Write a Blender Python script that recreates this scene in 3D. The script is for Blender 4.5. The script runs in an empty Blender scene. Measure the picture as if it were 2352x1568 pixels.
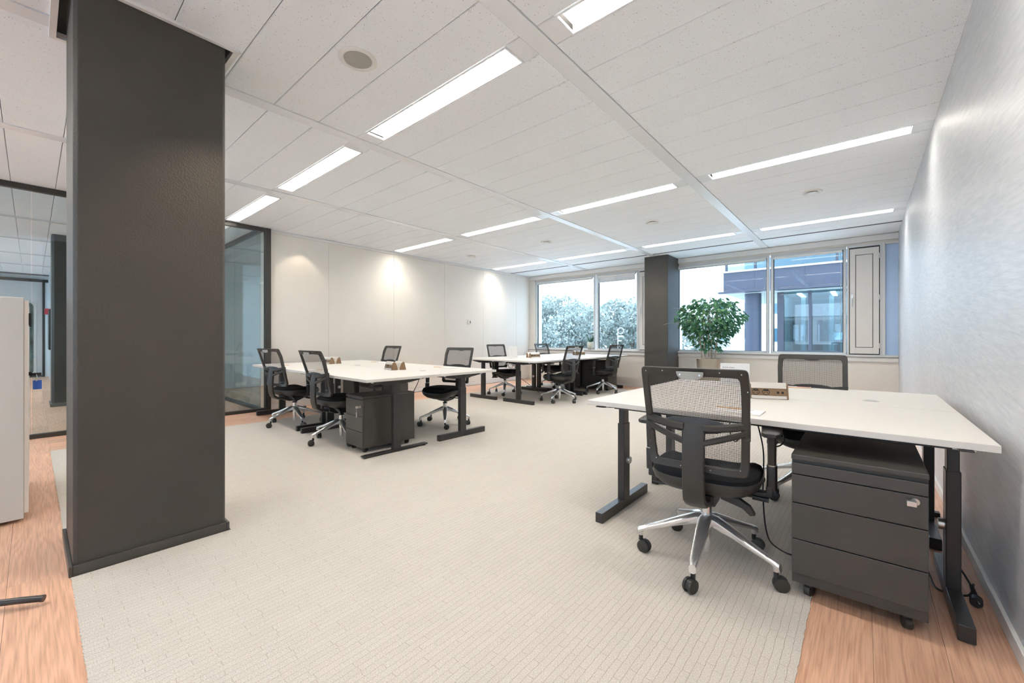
import bpy, math, random
from mathutils import Vector, Matrix
random.seed(7)
R = math.radians
PI = math.pi
scene = bpy.context.scene
COL = scene.collection

# ------------------------------------------------------------------ camera
CAM_H = 1.073
cam_d = bpy.data.cameras.new('camera')
cam_d.sensor_fit = 'HORIZONTAL'
cam_d.sensor_width = 36.0
cam_d.lens = 944.63 / 2352 * 36.0
cam_d.shift_y = -7.7 / 2352
cam_d.clip_start = 0.02
cam_d.clip_end = 400
cam = bpy.data.objects.new('camera', cam_d)
COL.objects.link(cam)
cam.location = (0, 0, CAM_H)
cam.rotation_euler = (R(90), 0, R(40.577))
scene.camera = cam

# ------------------------------------------------------------------ sky, sun, exposure
SKY = 4.8
world = bpy.data.worlds.new('world')
scene.world = world
world.use_nodes = True
bg = world.node_tree.nodes['Background']
bg.inputs[0].default_value = (0.62, 0.80, 1.0, 1)
bg.inputs[1].default_value = SKY
sun_d = bpy.data.lights.new('sun', 'SUN')
sun_d.energy = 4.0
sun_d.angle = R(2)
sun_d.color = (1.0, 0.96, 0.9)
sun = bpy.data.objects.new('sun', sun_d)
COL.objects.link(sun)
sun.rotation_euler = (0, R(50), 0)               # shines along the facade, on the trees outside
LAMP = 29.0                                     # luminance of the fluorescent fittings
LAMP_COL = (1.0, 0.955, 0.88, 1)
scene.view_settings.view_transform = 'Standard'
scene.view_settings.look = 'None'
scene.view_settings.exposure = 0.50
scene.view_settings.gamma = 1.0
scene.view_settings.use_curve_mapping = False


def spot(loc, target, watts, size, blend, color=(1, 0.80, 0.60), rad=0.02):
    d = bpy.data.lights.new('downlight_beam', 'SPOT')
    d.energy = watts
    d.spot_size = R(size)
    d.spot_blend = blend
    d.color = color
    d.shadow_soft_size = rad
    o = bpy.data.objects.new('downlight_beam', d)
    COL.objects.link(o)
    o.location = loc
    o.rotation_euler = (Vector(target) - Vector(loc)).to_track_quat('-Z', 'Y').to_euler()
    return o


for yy in (2.75, 4.47, 7.33):
    spot((-6.50, yy, 2.67), (-6.80, yy, 0.0), 7 if yy < 7 else 5, 80, 0.35)
spot((-2.05, 0.95, 2.67), (-2.71, 0.50, 1.45), 42, 46, 1.0)
spot((-3.15, 7.55, 2.67), (-3.15, 8.15, 0.9), 14, 60, 0.9)
spot((0.02, 0.75, 2.67), (0.25, 1.4, 0.0), 16, 100, 0.8)

# ------------------------------------------------------------------ materials
def new_mat(name):
    m = bpy.data.materials.new(name)
    m.use_nodes = True
    nt = m.node_tree
    return m, nt, nt.nodes['Principled BSDF'], nt.nodes, nt.links


def ramp(nt, a, b, p0=0.0, p1=1.0):
    r = nt.nodes.new('ShaderNodeValToRGB')
    r.color_ramp.elements[0].color = (*a, 1)
    r.color_ramp.elements[1].color = (*b, 1)
    r.color_ramp.elements[0].position = p0
    r.color_ramp.elements[1].position = p1
    return r


def simple(name, col, rough=0.5, metal=0.0, var=0.06, vscale=6.0, bump=0.0, bscale=60.0, spec=0.5, coat=0.0):
    """principled with slight procedural colour variation and optional fine relief"""
    m, nt, bs, N, L = new_mat(name)
    tc = N.new('ShaderNodeTexCoord')
    no = N.new('ShaderNodeTexNoise')
    no.inputs['Scale'].default_value = vscale
    no.inputs['Detail'].default_value = 4
    L.new(tc.outputs['Object'], no.inputs['Vector'])
    rp = ramp(nt, tuple(c * (1 - var) for c in col), tuple(min(1, c * (1 + var)) for c in col), 0.3, 0.7)
    L.new(no.outputs['Fac'], rp.inputs[0])
    L.new(rp.outputs[0], bs.inputs['Base Color'])
    bs.inputs['Roughness'].default_value = rough
    bs.inputs['Metallic'].default_value = metal
    bs.inputs['Specular IOR Level'].default_value = spec
    bs.inputs['Coat Weight'].default_value = coat
    if bump:
        n2 = N.new('ShaderNodeTexNoise')
        n2.inputs['Scale'].default_value = bscale
        n2.inputs['Detail'].default_value = 3
        L.new(tc.outputs['Object'], n2.inputs['Vector'])
        b = N.new('ShaderNodeBump')
        b.inputs['Strength'].default_value = bump
        b.inputs['Distance'].default_value = 0.01
        L.new(n2.outputs['Fac'], b.inputs['Height'])
        L.new(b.outputs[0], bs.inputs['Normal'])
    return m


def emit_mat(name, col, strength):
    m, nt, bs, N, L = new_mat(name)
    N.remove(bs)
    e = N.new('ShaderNodeEmission')
    e.inputs[0].default_value = (*col[:3], 1)
    e.inputs[1].default_value = strength
    L.new(e.outputs[0], N['Material Output'].inputs[0])
    return m


def glass_mat(name, tint=(0.93, 0.97, 0.97), base=0.04, gain=0.6, rough=0.0):
    """thin pane: tinted see-through mixed with a mirror by fresnel"""
    m, nt, bs, N, L = new_mat(name)
    N.remove(bs)
    tr = N.new('ShaderNodeBsdfTransparent')
    tr.inputs[0].default_value = (*tint, 1)
    gl = N.new('ShaderNodeBsdfGlossy')
    gl.inputs['Roughness'].default_value = rough
    lw = N.new('ShaderNodeLayerWeight')
    lw.inputs[0].default_value = 0.25
    ma = N.new('ShaderNodeMath'); ma.operation = 'MULTIPLY_ADD'
    ma.inputs[1].default_value = gain
    ma.inputs[2].default_value = base
    L.new(lw.outputs['Fresnel'], ma.inputs[0])
    mx = N.new('ShaderNodeMixShader')
    L.new(ma.outputs[0], mx.inputs[0])
    L.new(tr.outputs[0], mx.inputs[1])
    L.new(gl.outputs[0], mx.inputs[2])
    L.new(mx.outputs[0], N['Material Output'].inputs[0])
    return m


def wood_mat(name, along_x, c1, c2):
    m, nt, bs, N, L = new_mat(name)
    tc = N.new('ShaderNodeTexCoord')
    oi = N.new('ShaderNodeObjectInfo')
    off = N.new('ShaderNodeVectorMath'); off.operation = 'SCALE'
    cx = N.new('ShaderNodeCombineXYZ')
    for k in range(3):
        L.new(oi.outputs['Random'], cx.inputs[k])
    L.new(cx.outputs[0], off.inputs[0]); off.inputs['Scale'].default_value = 37.0
    add = N.new('ShaderNodeVectorMath'); add.operation = 'ADD'
    L.new(tc.outputs['Object'], add.inputs[0]); L.new(off.outputs[0], add.inputs[1])
    mp = N.new('ShaderNodeMapping')
    mp.inputs['Scale'].default_value = (0.6, 9.0, 1) if along_x else (9.0, 0.6, 1)
    L.new(add.outputs[0], mp.inputs[0])
    n1 = N.new('ShaderNodeTexNoise')
    n1.inputs['Scale'].default_value = 1.3; n1.inputs['Detail'].default_value = 2
    L.new(mp.outputs[0], n1.inputs['Vector'])
    w = N.new('ShaderNodeMath'); w.operation = 'MULTIPLY'; w.inputs[1].default_value = 10.0
    L.new(n1.outputs['Fac'], w.inputs[0])
    fr = N.new('ShaderNodeMath'); fr.operation = 'PINGPONG'; fr.inputs[1].default_value = 0.5
    L.new(w.outputs[0], fr.inputs[0])
    mp2 = N.new('ShaderNodeMapping')
    mp2.inputs['Scale'].default_value = (3, 90.0, 1) if along_x else (90.0, 3, 1)
    L.new(add.outputs[0], mp2.inputs[0])
    n2 = N.new('ShaderNodeTexNoise'); n2.inputs['Scale'].default_value = 2.0; n2.inputs['Detail'].default_value = 6
    L.new(mp2.outputs[0], n2.inputs['Vector'])
    s = N.new('ShaderNodeMath'); s.operation = 'MULTIPLY_ADD'; s.inputs[1].default_value = 0.45
    L.new(fr.outputs[0], s.inputs[0]); L.new(n2.outputs['Fac'], s.inputs[2])
    rp = ramp(nt, c2, c1, 0.30, 0.75)
    L.new(s.outputs[0], rp.inputs[0])
    hs = N.new('ShaderNodeHueSaturation')
    va = N.new('ShaderNodeMath'); va.operation = 'MULTIPLY_ADD'; va.inputs[1].default_value = 0.22; va.inputs[2].default_value = 0.89
    L.new(oi.outputs['Random'], va.inputs[0]); L.new(va.outputs[0], hs.inputs['Value'])
    L.new(rp.outputs[0], hs.inputs['Color'])
    L.new(hs.outputs[0], bs.inputs['Base Color'])
    bs.inputs['Roughness'].default_value = 0.42
    b = N.new('ShaderNodeBump'); b.inputs['Strength'].default_value = 0.12; b.inputs['Distance'].default_value = 0.003
    L.new(s.outputs[0], b.inputs['Height']); L.new(b.outputs[0], bs.inputs['Normal'])
    return m


def carpet_mat():
    m, nt, bs, N, L = new_mat('carpet_weave')
    tc = N.new('ShaderNodeTexCoord')
    mp = N.new('ShaderNodeMapping'); mp.inputs['Rotation'].default_value = (0, 0, R(90))
    L.new(tc.outputs['Object'], mp.inputs[0])
    # slight wander of the rows
    nz = N.new('ShaderNodeTexNoise'); nz.inputs['Scale'].default_value = 22; nz.inputs['Detail'].default_value = 4
    L.new(mp.outputs[0], nz.inputs['Vector'])
    sc = N.new('ShaderNodeVectorMath'); sc.operation = 'SCALE'; sc.inputs['Scale'].default_value = 0.010
    L.new(nz.outputs['Color'], sc.inputs[0])
    ad = N.new('ShaderNodeVectorMath'); ad.operation = 'ADD'
    L.new(mp.outputs[0], ad.inputs[0]); L.new(sc.outputs[0], ad.inputs[1])
    br = N.new('ShaderNodeTexBrick')
    br.inputs['Scale'].default_value = 1.0
    br.inputs['Brick Width'].default_value = 0.17
    br.inputs['Row Height'].default_value = 0.026
    br.inputs['Mortar Size'].default_value = 0.0013
    br.inputs['Mortar Smooth'].default_value = 0.6
    br.offset = 0.37; br.squash = 1.7; br.squash_frequency = 3
    br.inputs['Color1'].default_value = (0.62, 0.575, 0.52, 1)
    br.inputs['Color2'].default_value = (0.60, 0.555, 0.50, 1)
    br.inputs['Mortar'].default_value = (0.47, 0.415, 0.345, 1)
    L.new(ad.outputs[0], br.inputs['Vector'])
    n2 = N.new('ShaderNodeTexNoise'); n2.inputs['Scale'].default_value = 260; n2.inputs['Detail'].default_value = 3
    L.new(tc.outputs['Object'], n2.inputs['Vector'])
    mr = N.new('ShaderNodeMapRange'); mr.inputs['From Min'].default_value = 0.35; mr.inputs['From Max'].default_value = 0.65
    mr.inputs['To Min'].default_value = 0.78; mr.inputs['To Max'].default_value = 1.10
    L.new(n2.outputs['Fac'], mr.inputs[0])
    mx = N.new('ShaderNodeMix'); mx.data_type = 'RGBA'; mx.blend_type = 'MULTIPLY'; mx.inputs[0].default_value = 1
    L.new(br.outputs['Color'], mx.inputs[6]); L.new(mr.outputs[0], mx.inputs[7])
    L.new(mx.outputs[2], bs.inputs['Base Color'])
    bs.inputs['Roughness'].default_value = 0.95
    bs.inputs['Specular IOR Level'].default_value = 0.15
    h = N.new('ShaderNodeMath'); h.operation = 'MULTIPLY_ADD'; h.inputs[1].default_value = -1.2
    L.new(br.outputs['Fac'], h.inputs[0]); L.new(n2.outputs['Fac'], h.inputs[2])
    b = N.new('ShaderNodeBump'); b.inputs['Strength'].default_value = 0.35; b.inputs['Distance'].default_value = 0.003
    L.new(h.outputs[0], b.inputs['Height']); L.new(b.outputs[0], bs.inputs['Normal'])
    return m


def panel_mat():
    """mineral fibre ceiling tile with pin holes"""
    m, nt, bs, N, L = new_mat('mineral_fibre')
    tc = N.new('ShaderNodeTexCoord')
    vo = N.new('ShaderNodeTexVoronoi'); vo.inputs['Scale'].default_value = 75
    L.new(tc.outputs['Object'], vo.inputs['Vector'])
    rp = ramp(nt, (0.42, 0.36, 0.30), (0.90, 0.93, 0.955), 0.10, 0.20)
    L.new(vo.outputs['Distance'], rp.inputs[0])
    no = N.new('ShaderNodeTexNoise'); no.inputs['Scale'].default_value = 28
    L.new(tc.outputs['Object'], no.inputs['Vector'])
    rq = ramp(nt, (0, 0, 0), (1, 1, 1), 0.46, 0.56)
    L.new(no.outputs['Fac'], rq.inputs[0])
    mx = N.new('ShaderNodeMix'); mx.data_type = 'RGBA'
    L.new(rq.outputs[0], mx.inputs[0])
    mx.inputs[6].default_value = (0.90, 0.93, 0.955, 1)
    L.new(rp.outputs[0], mx.inputs[7])
    L.new(mx.outputs[2], bs.inputs['Base Color'])
    bs.inputs['Roughness'].default_value = 0.8
    return m


def plaster_mat():
    """silvery brushed decorative plaster with diagonal strokes"""
    m, nt, bs, N, L = new_mat('brushed_plaster')
    tc = N.new('ShaderNodeTexCoord')
    mp = N.new('ShaderNodeMapping'); mp.inputs['Rotation'].default_value = (R(-6), 0, 0)
    L.new(tc.outputs['Object'], mp.inputs[0])
    mq = N.new('ShaderNodeMapping'); mq.inputs['Scale'].default_value = (1, 4.0, 42.0)
    L.new(mp.outputs[0], mq.inputs[0])
    n1 = N.new('ShaderNodeTexNoise'); n1.inputs['Scale'].default_value = 1.6; n1.inputs['Detail'].default_value = 8; n1.inputs['Distortion'].default_value = 0.6
    L.new(mq.outputs[0], n1.inputs['Vector'])
    n2 = N.new('ShaderNodeTexNoise'); n2.inputs['Scale'].default_value = 1.1; n2.inputs['Detail'].default_value = 3
    L.new(tc.outputs['Object'], n2.inputs['Vector'])
    s = N.new('ShaderNodeMath'); s.operation = 'MULTIPLY_ADD'; s.inputs[1].default_value = 0.55
    L.new(n2.outputs['Fac'], s.inputs[0]); L.new(n1.outputs['Fac'], s.inputs[2])
    rp = ramp(nt, (0.55, 0.575, 0.61), (0.70, 0.71, 0.73), 0.5, 0.95)
    L.new(s.outputs[0], rp.inputs[0])
    L.new(rp.outputs[0], bs.inputs['Base Color'])
    bs.inputs['Roughness'].default_value = 0.42
    bs.inputs['Metallic'].default_value = 0.1
    b = N.new('ShaderNodeBump'); b.inputs['Strength'].default_value = 0.22; b.inputs['Distance'].default_value = 0.004
    L.new(n1.outputs['Fac'], b.inputs['Height']); L.new(b.outputs[0], bs.inputs['Normal'])
    return m


def mesh_mat():
    """open woven chair net, drawn from its threads (UV in metres)"""
    m, nt, bs, N, L = new_mat('chair_net')
    uv = N.new('ShaderNodeUVMap')
    sp = N.new('ShaderNodeSeparateXYZ'); L.new(uv.outputs[0], sp.inputs[0])
    def thread(out, pitch, cover):
        a = N.new('ShaderNodeMath'); a.operation = 'DIVIDE'; a.inputs[1].default_value = pitch
        L.new(out, a.inputs[0])
        f = N.new('ShaderNodeMath'); f.operation = 'FRACT'; L.new(a.outputs[0], f.inputs[0])
        g = N.new('ShaderNodeMath'); g.operation = 'LESS_THAN'; g.inputs[1].default_value = cover
        L.new(f.outputs[0], g.inputs[0])
        return g.outputs[0]
    tx = thread(sp.outputs[0], 0.0062, 0.20)
    tz = thread(sp.outputs[1], 0.0040, 0.37)
    mxm = N.new('ShaderNodeMath'); mxm.operation = 'MAXIMUM'
    L.new(tx, mxm.inputs[0]); L.new(tz, mxm.inputs[1])
    tr = N.new('ShaderNodeBsdfTransparent')
    bs.inputs['Base Color'].default_value = (0.035, 0.035, 0.037, 1)
    bs.inputs['Roughness'].default_value = 0.55
    ms = N.new('ShaderNodeMixShader')
    L.new(mxm.outputs[0], ms.inputs[0]); L.new(tr.outputs[0], ms.inputs[1]); L.new(bs.outputs[0], ms.inputs[2])
    L.new(ms.outputs[0], N['Material Output'].inputs[0])
    return m


def leaf_mat(name, c1, c2, trans=0.25, rough=0.45):
    m, nt, bs, N, L = new_mat(name)
    ge = N.new('ShaderNodeNewGeometry')
    rp = ramp(nt, c1, c2)
    L.new(ge.outputs['Random Per Island'], rp.inputs[0])
    L.new(rp.outputs[0], bs.inputs['Base Color'])
    bs.inputs['Roughness'].default_value = rough
    tl = N.new('ShaderNodeBsdfTranslucent'); L.new(rp.outputs[0], tl.inputs[0])
    mx = N.new('ShaderNodeMixShader'); mx.inputs[0].default_value = trans
    L.new(bs.outputs[0], mx.inputs[1]); L.new(tl.outputs[0], mx.inputs[2])
    L.new(mx.outputs[0], N['Material Output'].inputs[0])
    return m


def leaf_obj_mat(name, c1, c2):
    m, nt, bs, N, L = new_mat(name)
    oi = N.new('ShaderNodeObjectInfo')
    rp = ramp(nt, c1, c2)
    L.new(oi.outputs['Random'], rp.inputs[0]); L.new(rp.outputs[0], bs.inputs['Base Color'])
    bs.inputs['Roughness'].default_value = 0.4
    tl = N.new('ShaderNodeBsdfTranslucent'); L.new(rp.outputs[0], tl.inputs[0])
    mx = N.new('ShaderNodeMixShader'); mx.inputs[0].default_value = 0.25
    L.new(bs.outputs[0], mx.inputs[1]); L.new(tl.outputs[0], mx.inputs[2])
    L.new(mx.outputs[0], N['Material Output'].inputs[0])
    return m


def brick_like(name, c, cm, bw, rh, ms):
    m, nt, bs, N, L = new_mat(name)
    tc = N.new('ShaderNodeTexCoord')
    br = N.new('ShaderNodeTexBrick'); br.inputs['Scale'].default_value = 1
    br.inputs['Brick Width'].default_value = bw; br.inputs['Row Height'].default_value = rh
    br.inputs['Mortar Size'].default_value = ms
    br.inputs['Color1'].default_value = (*c, 1); br.inputs['Color2'].default_value = (*[k * .95 for k in c], 1)
    br.inputs['Mortar'].default_value = (*cm, 1)
    mp = N.new('ShaderNodeMapping'); mp.inputs['Rotation'].default_value = (R(90), 0, 0)
    L.new(tc.outputs['Object'], mp.inputs[0]); L.new(mp.outputs[0], br.inputs['Vector'])
    L.new(br.outputs[0], bs.inputs['Base Color']); bs.inputs['Roughness'].default_value = .8
    return m


M = dict(
    wall_cream=simple('cream_wall', (0.80, 0.765, 0.705), 0.6, var=0.01, bump=0.03, bscale=220),
    wall_white=simple('white_wall', (0.80, 0.81, 0.81), 0.6, var=0.01),
    trim_white=simple('white_trim', (0.78, 0.765, 0.735), 0.4, var=0.01),
    frame_grey=simple('window_frame_paint', (0.66, 0.655, 0.65), 0.35, var=0.01),
    vent_panel=simple('vent_panel_paint', (0.72, 0.69, 0.65), 0.4, var=0.01),
    seal=simple('black_seal', (0.02, 0.02, 0.022), 0.6),
    column=simple('column_paint', (0.060, 0.056, 0.049), 0.45, spec=0.35, var=0.10, vscale=2.5, bump=0.28, bscale=110),
    skirting_dark=simple('dark_skirting', (0.060, 0.056, 0.050), 0.35, var=0.1),
    panel=panel_mat(),
    beam=simple('lacquered_beam', (0.85, 0.87, 0.89), 0.22, var=0.01),
    void=simple('ceiling_void', (0.10, 0.095, 0.09), 0.9),
    plaster=plaster_mat(),
    carpet=carpet_mat(),
    wood_x=wood_mat('oak_x', True, (0.72, 0.44, 0.30), (0.48, 0.26, 0.165)),
    wood_y=wood_mat('oak_y', False, (0.72, 0.44, 0.30), (0.48, 0.26, 0.165)),
    subfloor=simple('subfloor', (0.26, 0.16, 0.10), 0.9),
    lamp=emit_mat('lit_tube_panel', LAMP_COL, LAMP),
    louvre=simple('louvre_metal', (0.85, 0.83, 0.79), 0.25, var=0.01),
    desk=simple('desk_laminate', (0.695, 0.67, 0.63), 0.6, var=0.008),
    black=simple('black_steel', (0.030, 0.029, 0.029), 0.32, var=0.1, bump=0.05, bscale=300),
    ped=simple('anthracite_steel', (0.055, 0.053, 0.048), 0.34, var=0.06, bump=0.06, bscale=320),
    chrome=simple('polished_aluminium', (0.86, 0.86, 0.86), 0.22, metal=0.85, var=0.02),
    steel=simple('satin_steel', (0.62, 0.62, 0.60), 0.28, metal=0.9, var=0.02),
    plastic=simple('grey_black_plastic', (0.036, 0.034, 0.030), 0.42, var=0.06, bump=0.05, bscale=400),
    plastic2=simple('dark_plastic', (0.022, 0.022, 0.023), 0.4, var=0.05),
    wheel=simple('castor_plastic', (0.032, 0.030, 0.027), 0.35, var=0.05),
    fabric=simple('black_seat_fabric', (0.010, 0.011, 0.013), 0.9, var=0.2, bump=0.3, bscale=500, spec=0.2),
    net=mesh_mat(),
    badge=simple('pale_badge_plastic', (0.42, 0.44, 0.42), 0.4, var=0.02),
    socket_metal=simple('socket_aluminium', (0.80, 0.76, 0.70), 0.25, metal=0.35, var=0.02),
    socket_brown=simple('socket_bronze_plastic', (0.22, 0.135, 0.075), 0.35, var=0.05),
    hole=simple('socket_hole', (0.006, 0.006, 0.006), 0.6),
    paper=simple('paper', (0.84, 0.83, 0.82), 0.6, var=0.01),
    paper_red=simple('red_print', (0.32, 0.06, 0.08), 0.6, var=0.1),
    ink=simple('ink', (0.20, 0.19, 0.18), 0.6),
    pencil=simple('pencil_wood', (0.80, 0.50, 0.28), 0.5, var=0.05),
    glass=glass_mat('partition_glass', (0.85, 0.93, 0.95), 0.05, 0.55),
    window_glass=glass_mat('window_glass', (0.93, 0.965, 0.98), 0.03, 0.35),
    blue_glass=simple('blue_spandrel', (0.45, 0.60, 0.85), 0.15, var=0.01),
    part_frame=simple('partition_frame', (0.035, 0.034, 0.030), 0.35, var=0.1),
    white_steel=simple('white_cabinet_steel', (0.70, 0.70, 0.67), 0.4, var=0.01),
    cream_steel=simple('cream_cabinet_front', (0.80, 0.74, 0.66), 0.4, var=0.01),
    blue_tag=simple('blue_tag', (0.03, 0.13, 0.55), 0.4, var=0.05),
    cable=simple('black_cable', (0.015, 0.015, 0.016), 0.45),
    grille=simple('speaker_grille', (0.50, 0.48, 0.43), 0.6, var=0.03, bump=0.6, bscale=700),
    pot=simple('brushed_pot', (0.46, 0.41, 0.34), 0.33, metal=0.6, var=0.08, vscale=2.0),
    soil=simple('soil', (0.06, 0.045, 0.03), 0.95, bump=0.6, bscale=60),
    bark=simple('pale_bark', (0.50, 0.43, 0.35), 0.85, var=0.25, vscale=30, bump=0.5, bscale=60),
    leaf=leaf_mat('ficus_leaf', (0.028, 0.13, 0.075), (0.09, 0.25, 0.11)),
    leaf_o=leaf_obj_mat('ficus_leaf_single', (0.03, 0.13, 0.075), (0.12, 0.30, 0.11)),
    aloe=leaf_mat('aloe_leaf', (0.03, 0.10, 0.06), (0.06, 0.16, 0.10)),
    ceramic=simple('mottled_ceramic', (0.55, 0.55, 0.47), 0.5, var=0.35, vscale=45),
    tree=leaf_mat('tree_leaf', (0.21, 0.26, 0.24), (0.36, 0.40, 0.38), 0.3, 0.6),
    tree_bark=simple('tree_bark', (0.10, 0.08, 0.06), 0.9),
    facade=simple('facade_panel', (0.045, 0.050, 0.072), 0.35, spec=0.3, var=0.03, vscale=1.0),
    facade_dark=simple('facade_rail', (0.02, 0.024, 0.04), 0.35),
    facade_glass=glass_mat('facade_glass', (0.55, 0.72, 0.80), 0.05, 0.25),
    facade_white=brick_like('white_facade', (0.80, 0.80, 0.80), (0.68, 0.69, 0.70), 1.8, 0.9, 0.02),
    office_teal=simple('far_office_wall', (0.16, 0.26, 0.26), 0.7, var=0.3, vscale=0.6),
    office_white=simple('far_office_white', (0.42, 0.47, 0.45), 0.7, var=0.02),
    ground=simple('paving', (0.48, 0.50, 0.50), 0.9, var=0.2, vscale=0.4),
    blind=simple('blind_cloth', (0.72, 0.73, 0.74), 0.7, var=0.01),
    porthole=simple('dark_green_pane', (0.05, 0.09, 0.08), 0.2, var=0.7, vscale=3.0),
    lamp_shade=simple('far_lamp_shade', (0.7, 0.7, 0.62), 0.7),
    screen=simple('dark_screen', (0.01, 0.012, 0.012), 0.15),
    red=simple('red_box', (0.45, 0.04, 0.05), 0.4),
    thermostat=simple('thermostat_plastic', (0.72, 0.68, 0.60), 0.4, var=0.01),
)

# ------------------------------------------------------------------ mesh helpers
class B:
    def __init__(s):
        s.v = []; s.f = []; s.uv = None
    def add(s, vs, fs):
        o = len(s.v)
        s.v += [tuple(p) for p in vs]
        s.f += [tuple(i + o for i in f) for f in fs]
        return s
    def box(s, x0, x1, y0, y1, z0, z1):
        return s.add([(x0, y0, z0), (x1, y0, z0), (x1, y1, z0), (x0, y1, z0), (x0, y0, z1), (x1, y0, z1), (x1, y1, z1), (x0, y1, z1)],
                     [(0, 3, 2, 1), (4, 5, 6, 7), (0, 1, 5, 4), (1, 2, 6, 5), (2, 3, 7, 6), (3, 0, 4, 7)])
    def prism(s, poly, h0, h1, fn):
        """poly: list of 2D points (ccw), extruded h0..h1; fn(a, b, h) -> xyz"""
        n = len(poly)
        vs = [fn(a, b, h0) for a, b in poly] + [fn(a, b, h1) for a, b in poly]
        fs = [tuple(range(n))[::-1], tuple(range(n, 2 * n))] + [(i, (i + 1) % n, n + (i + 1) % n, n + i) for i in range(n)]
        return s.add(vs, fs)
    def rings(s, rings, cap=True, closed=True):
        n = len(rings[0])
        vs = [p for r in rings for p in r]
        fs = []
        for k in range(len(rings) - 1):
            for i in range(n if closed else n - 1):
                j = (i + 1) % n
                fs.append((k * n + i, k * n + j, (k + 1) * n + j, (k + 1) * n + i))
        if cap:
            fs.append(tuple(range(n))[::-1])
            fs.append(tuple(range((len(rings) - 1) * n, len(rings) * n)))
        return s.add(vs, fs)
    def tube(s, pts, r, n=8, r2=None):
        pts = [Vector(p) for p in pts]
        rr = r if isinstance(r, (list, tuple)) else [r] * len(pts)
        rings = []
        up = None
        for i, p in enumerate(pts):
            d = (pts[min(i + 1, len(pts) - 1)] - pts[max(i - 1, 0)]).normalized()
            if up is None:
                up = Vector((0, 0, 1)) if abs(d.z) < 0.9 else Vector((1, 0, 0))
            a = d.cross(up).normalized()
            b = a.cross(d).normalized()
            up = b
            rings.append([p + (a * math.cos(t) + b * math.sin(t) * (r2 or 1)) * rr[i] for t in [2 * PI * k / n for k in range(n)]])
        return s.rings(rings)
    def lathe(s, prof, n=20, c=(0, 0, 0)):
        rings = [[(c[0] + r * math.cos(2 * PI * k / n), c[1] + r * math.sin(2 * PI * k / n), c[2] + z) for k in range(n)] for r, z in prof]
        return s.rings(rings)
    def build(s, name, mat, parent=None, smooth=False, bevel=0.0, seg=2, loc=None):
        me = bpy.data.meshes.new(name)
        me.from_pydata(s.v, [], s.f)
        if s.uv:
            ul = me.uv_layers.new(name='UVMap')
            for lp in me.loops:
                ul.data[lp.index].uv = s.uv[lp.vertex_index]
        me.materials.append(M[mat] if isinstance(mat, str) else mat)
        if smooth:
            me.shade_smooth()
        me.update()
        o = bpy.data.objects.new(name, me)
        COL.objects.link(o)
        if parent:
            o.parent = parent
        if loc:
            o.location = loc
        if bevel:
            md = o.modifiers.new('bevel', 'BEVEL')
            md.width = bevel; md.segments = seg; md.limit_method = 'ANGLE'; md.angle_limit = R(40)
            md.harden_normals = False
        if smooth:
            me.set_sharp_from_angle(angle=R(38))
        return o


def bx(*a):
    return B().box(*a)


def share(name, me_obj, parent, loc=(0, 0, 0), rot=(0, 0, 0)):
    """another object with the same mesh data"""
    o = me_obj.copy()
    o.name = name
    COL.objects.link(o)
    o.parent = parent
    o.location = loc
    o.rotation_euler = rot
    return o


def thing(name, label, cat, loc=(0, 0, 0), rz=0.0, group=None):
    o = bpy.data.objects.new(name, None)
    COL.objects.link(o)
    o.location = loc
    o.rotation_euler = (0, 0, rz)
    o['label'] = label; o['category'] = cat
    if group:
        o['group'] = group
    return o


def tag(o, label, cat, group=None):
    o['label'] = label; o['category'] = cat
    if group:
        o['group'] = group
    return o


def struct(o, label=None, cat=None):
    o['kind'] = 'structure'
    if label:
        o['label'] = label
    o['category'] = cat or o.name.split('.')[0].rstrip('0123456789_').split('_')[0]
    return o


CH = {}
def dup(root, loc, rz, label, group=None, name=None):
    def rec(o, par):
        c = o.copy()
        COL.objects.link(c)
        if par is not None:
            c.parent = par
        for k in KIDS.get(o.name, []):
            rec(bpy.data.objects[k], c)
        return c
    c = rec(root, None)
    c.location = loc; c.rotation_euler = (0, 0, rz)
    c['label'] = label
    if group:
        c['group'] = group
    return c


KIDS = {}
def index_kids(root):
    def rec(o):
        ks = [c.name for c in o.children]
        KIDS[o.name] = ks
        for k in ks:
            rec(bpy.data.objects[k])
    rec(root)


# ------------------------------------------------------------------ floor
XR, YB, XL = 0.400, 8.64, -6.78          # right wall, window wall, left wall planes
ZC = 2.70
CX0, CX1, CY0, CY1 = -5.86, -0.167, 0.117, 8.02   # carpet
floor = struct(bx(-18.2, XR + 0.1, -4.4, YB + 0.1, -0.10, -0.012).build('floor', 'subfloor'), 'wooden plank floor around and behind the cream carpet')


def planks(x0, x1, y0, y1, w, ln, along_x):
    """rows of floor boards, every board its own part of the floor"""
    g = 0.0005
    a0, a1, b0, b1 = (x0, x1, y0, y1) if along_x else (y0, y1, x0, x1)
    row = 0
    b = b1 if along_x else b0
    while (b > b0 + 1e-4) if along_x else (b < b1 - 1e-4):
        nb = max(b0, b - w) if along_x else min(b1, b + w)
        lo, hi = min(b, nb), max(b, nb)
        a = a0 - random.uniform(0, ln)
        while a < a1 - 1e-4:
            na = a + ln
            s, e = max(a, a0), min(na, a1)
            if e - s > 0.03:
                dz = random.uniform(-0.0006, 0.0)
                if along_x:
                    bb = bx(s + g, e - g, lo + g, hi - g, -0.012, dz)
                else:
                    bb = bx(lo + g, hi - g, s + g, e - g, -0.012, dz)
                bb.build('floor_board', 'wood_x' if along_x else 'wood_y', floor)
            a = na
        b = nb
        row += 1


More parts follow.
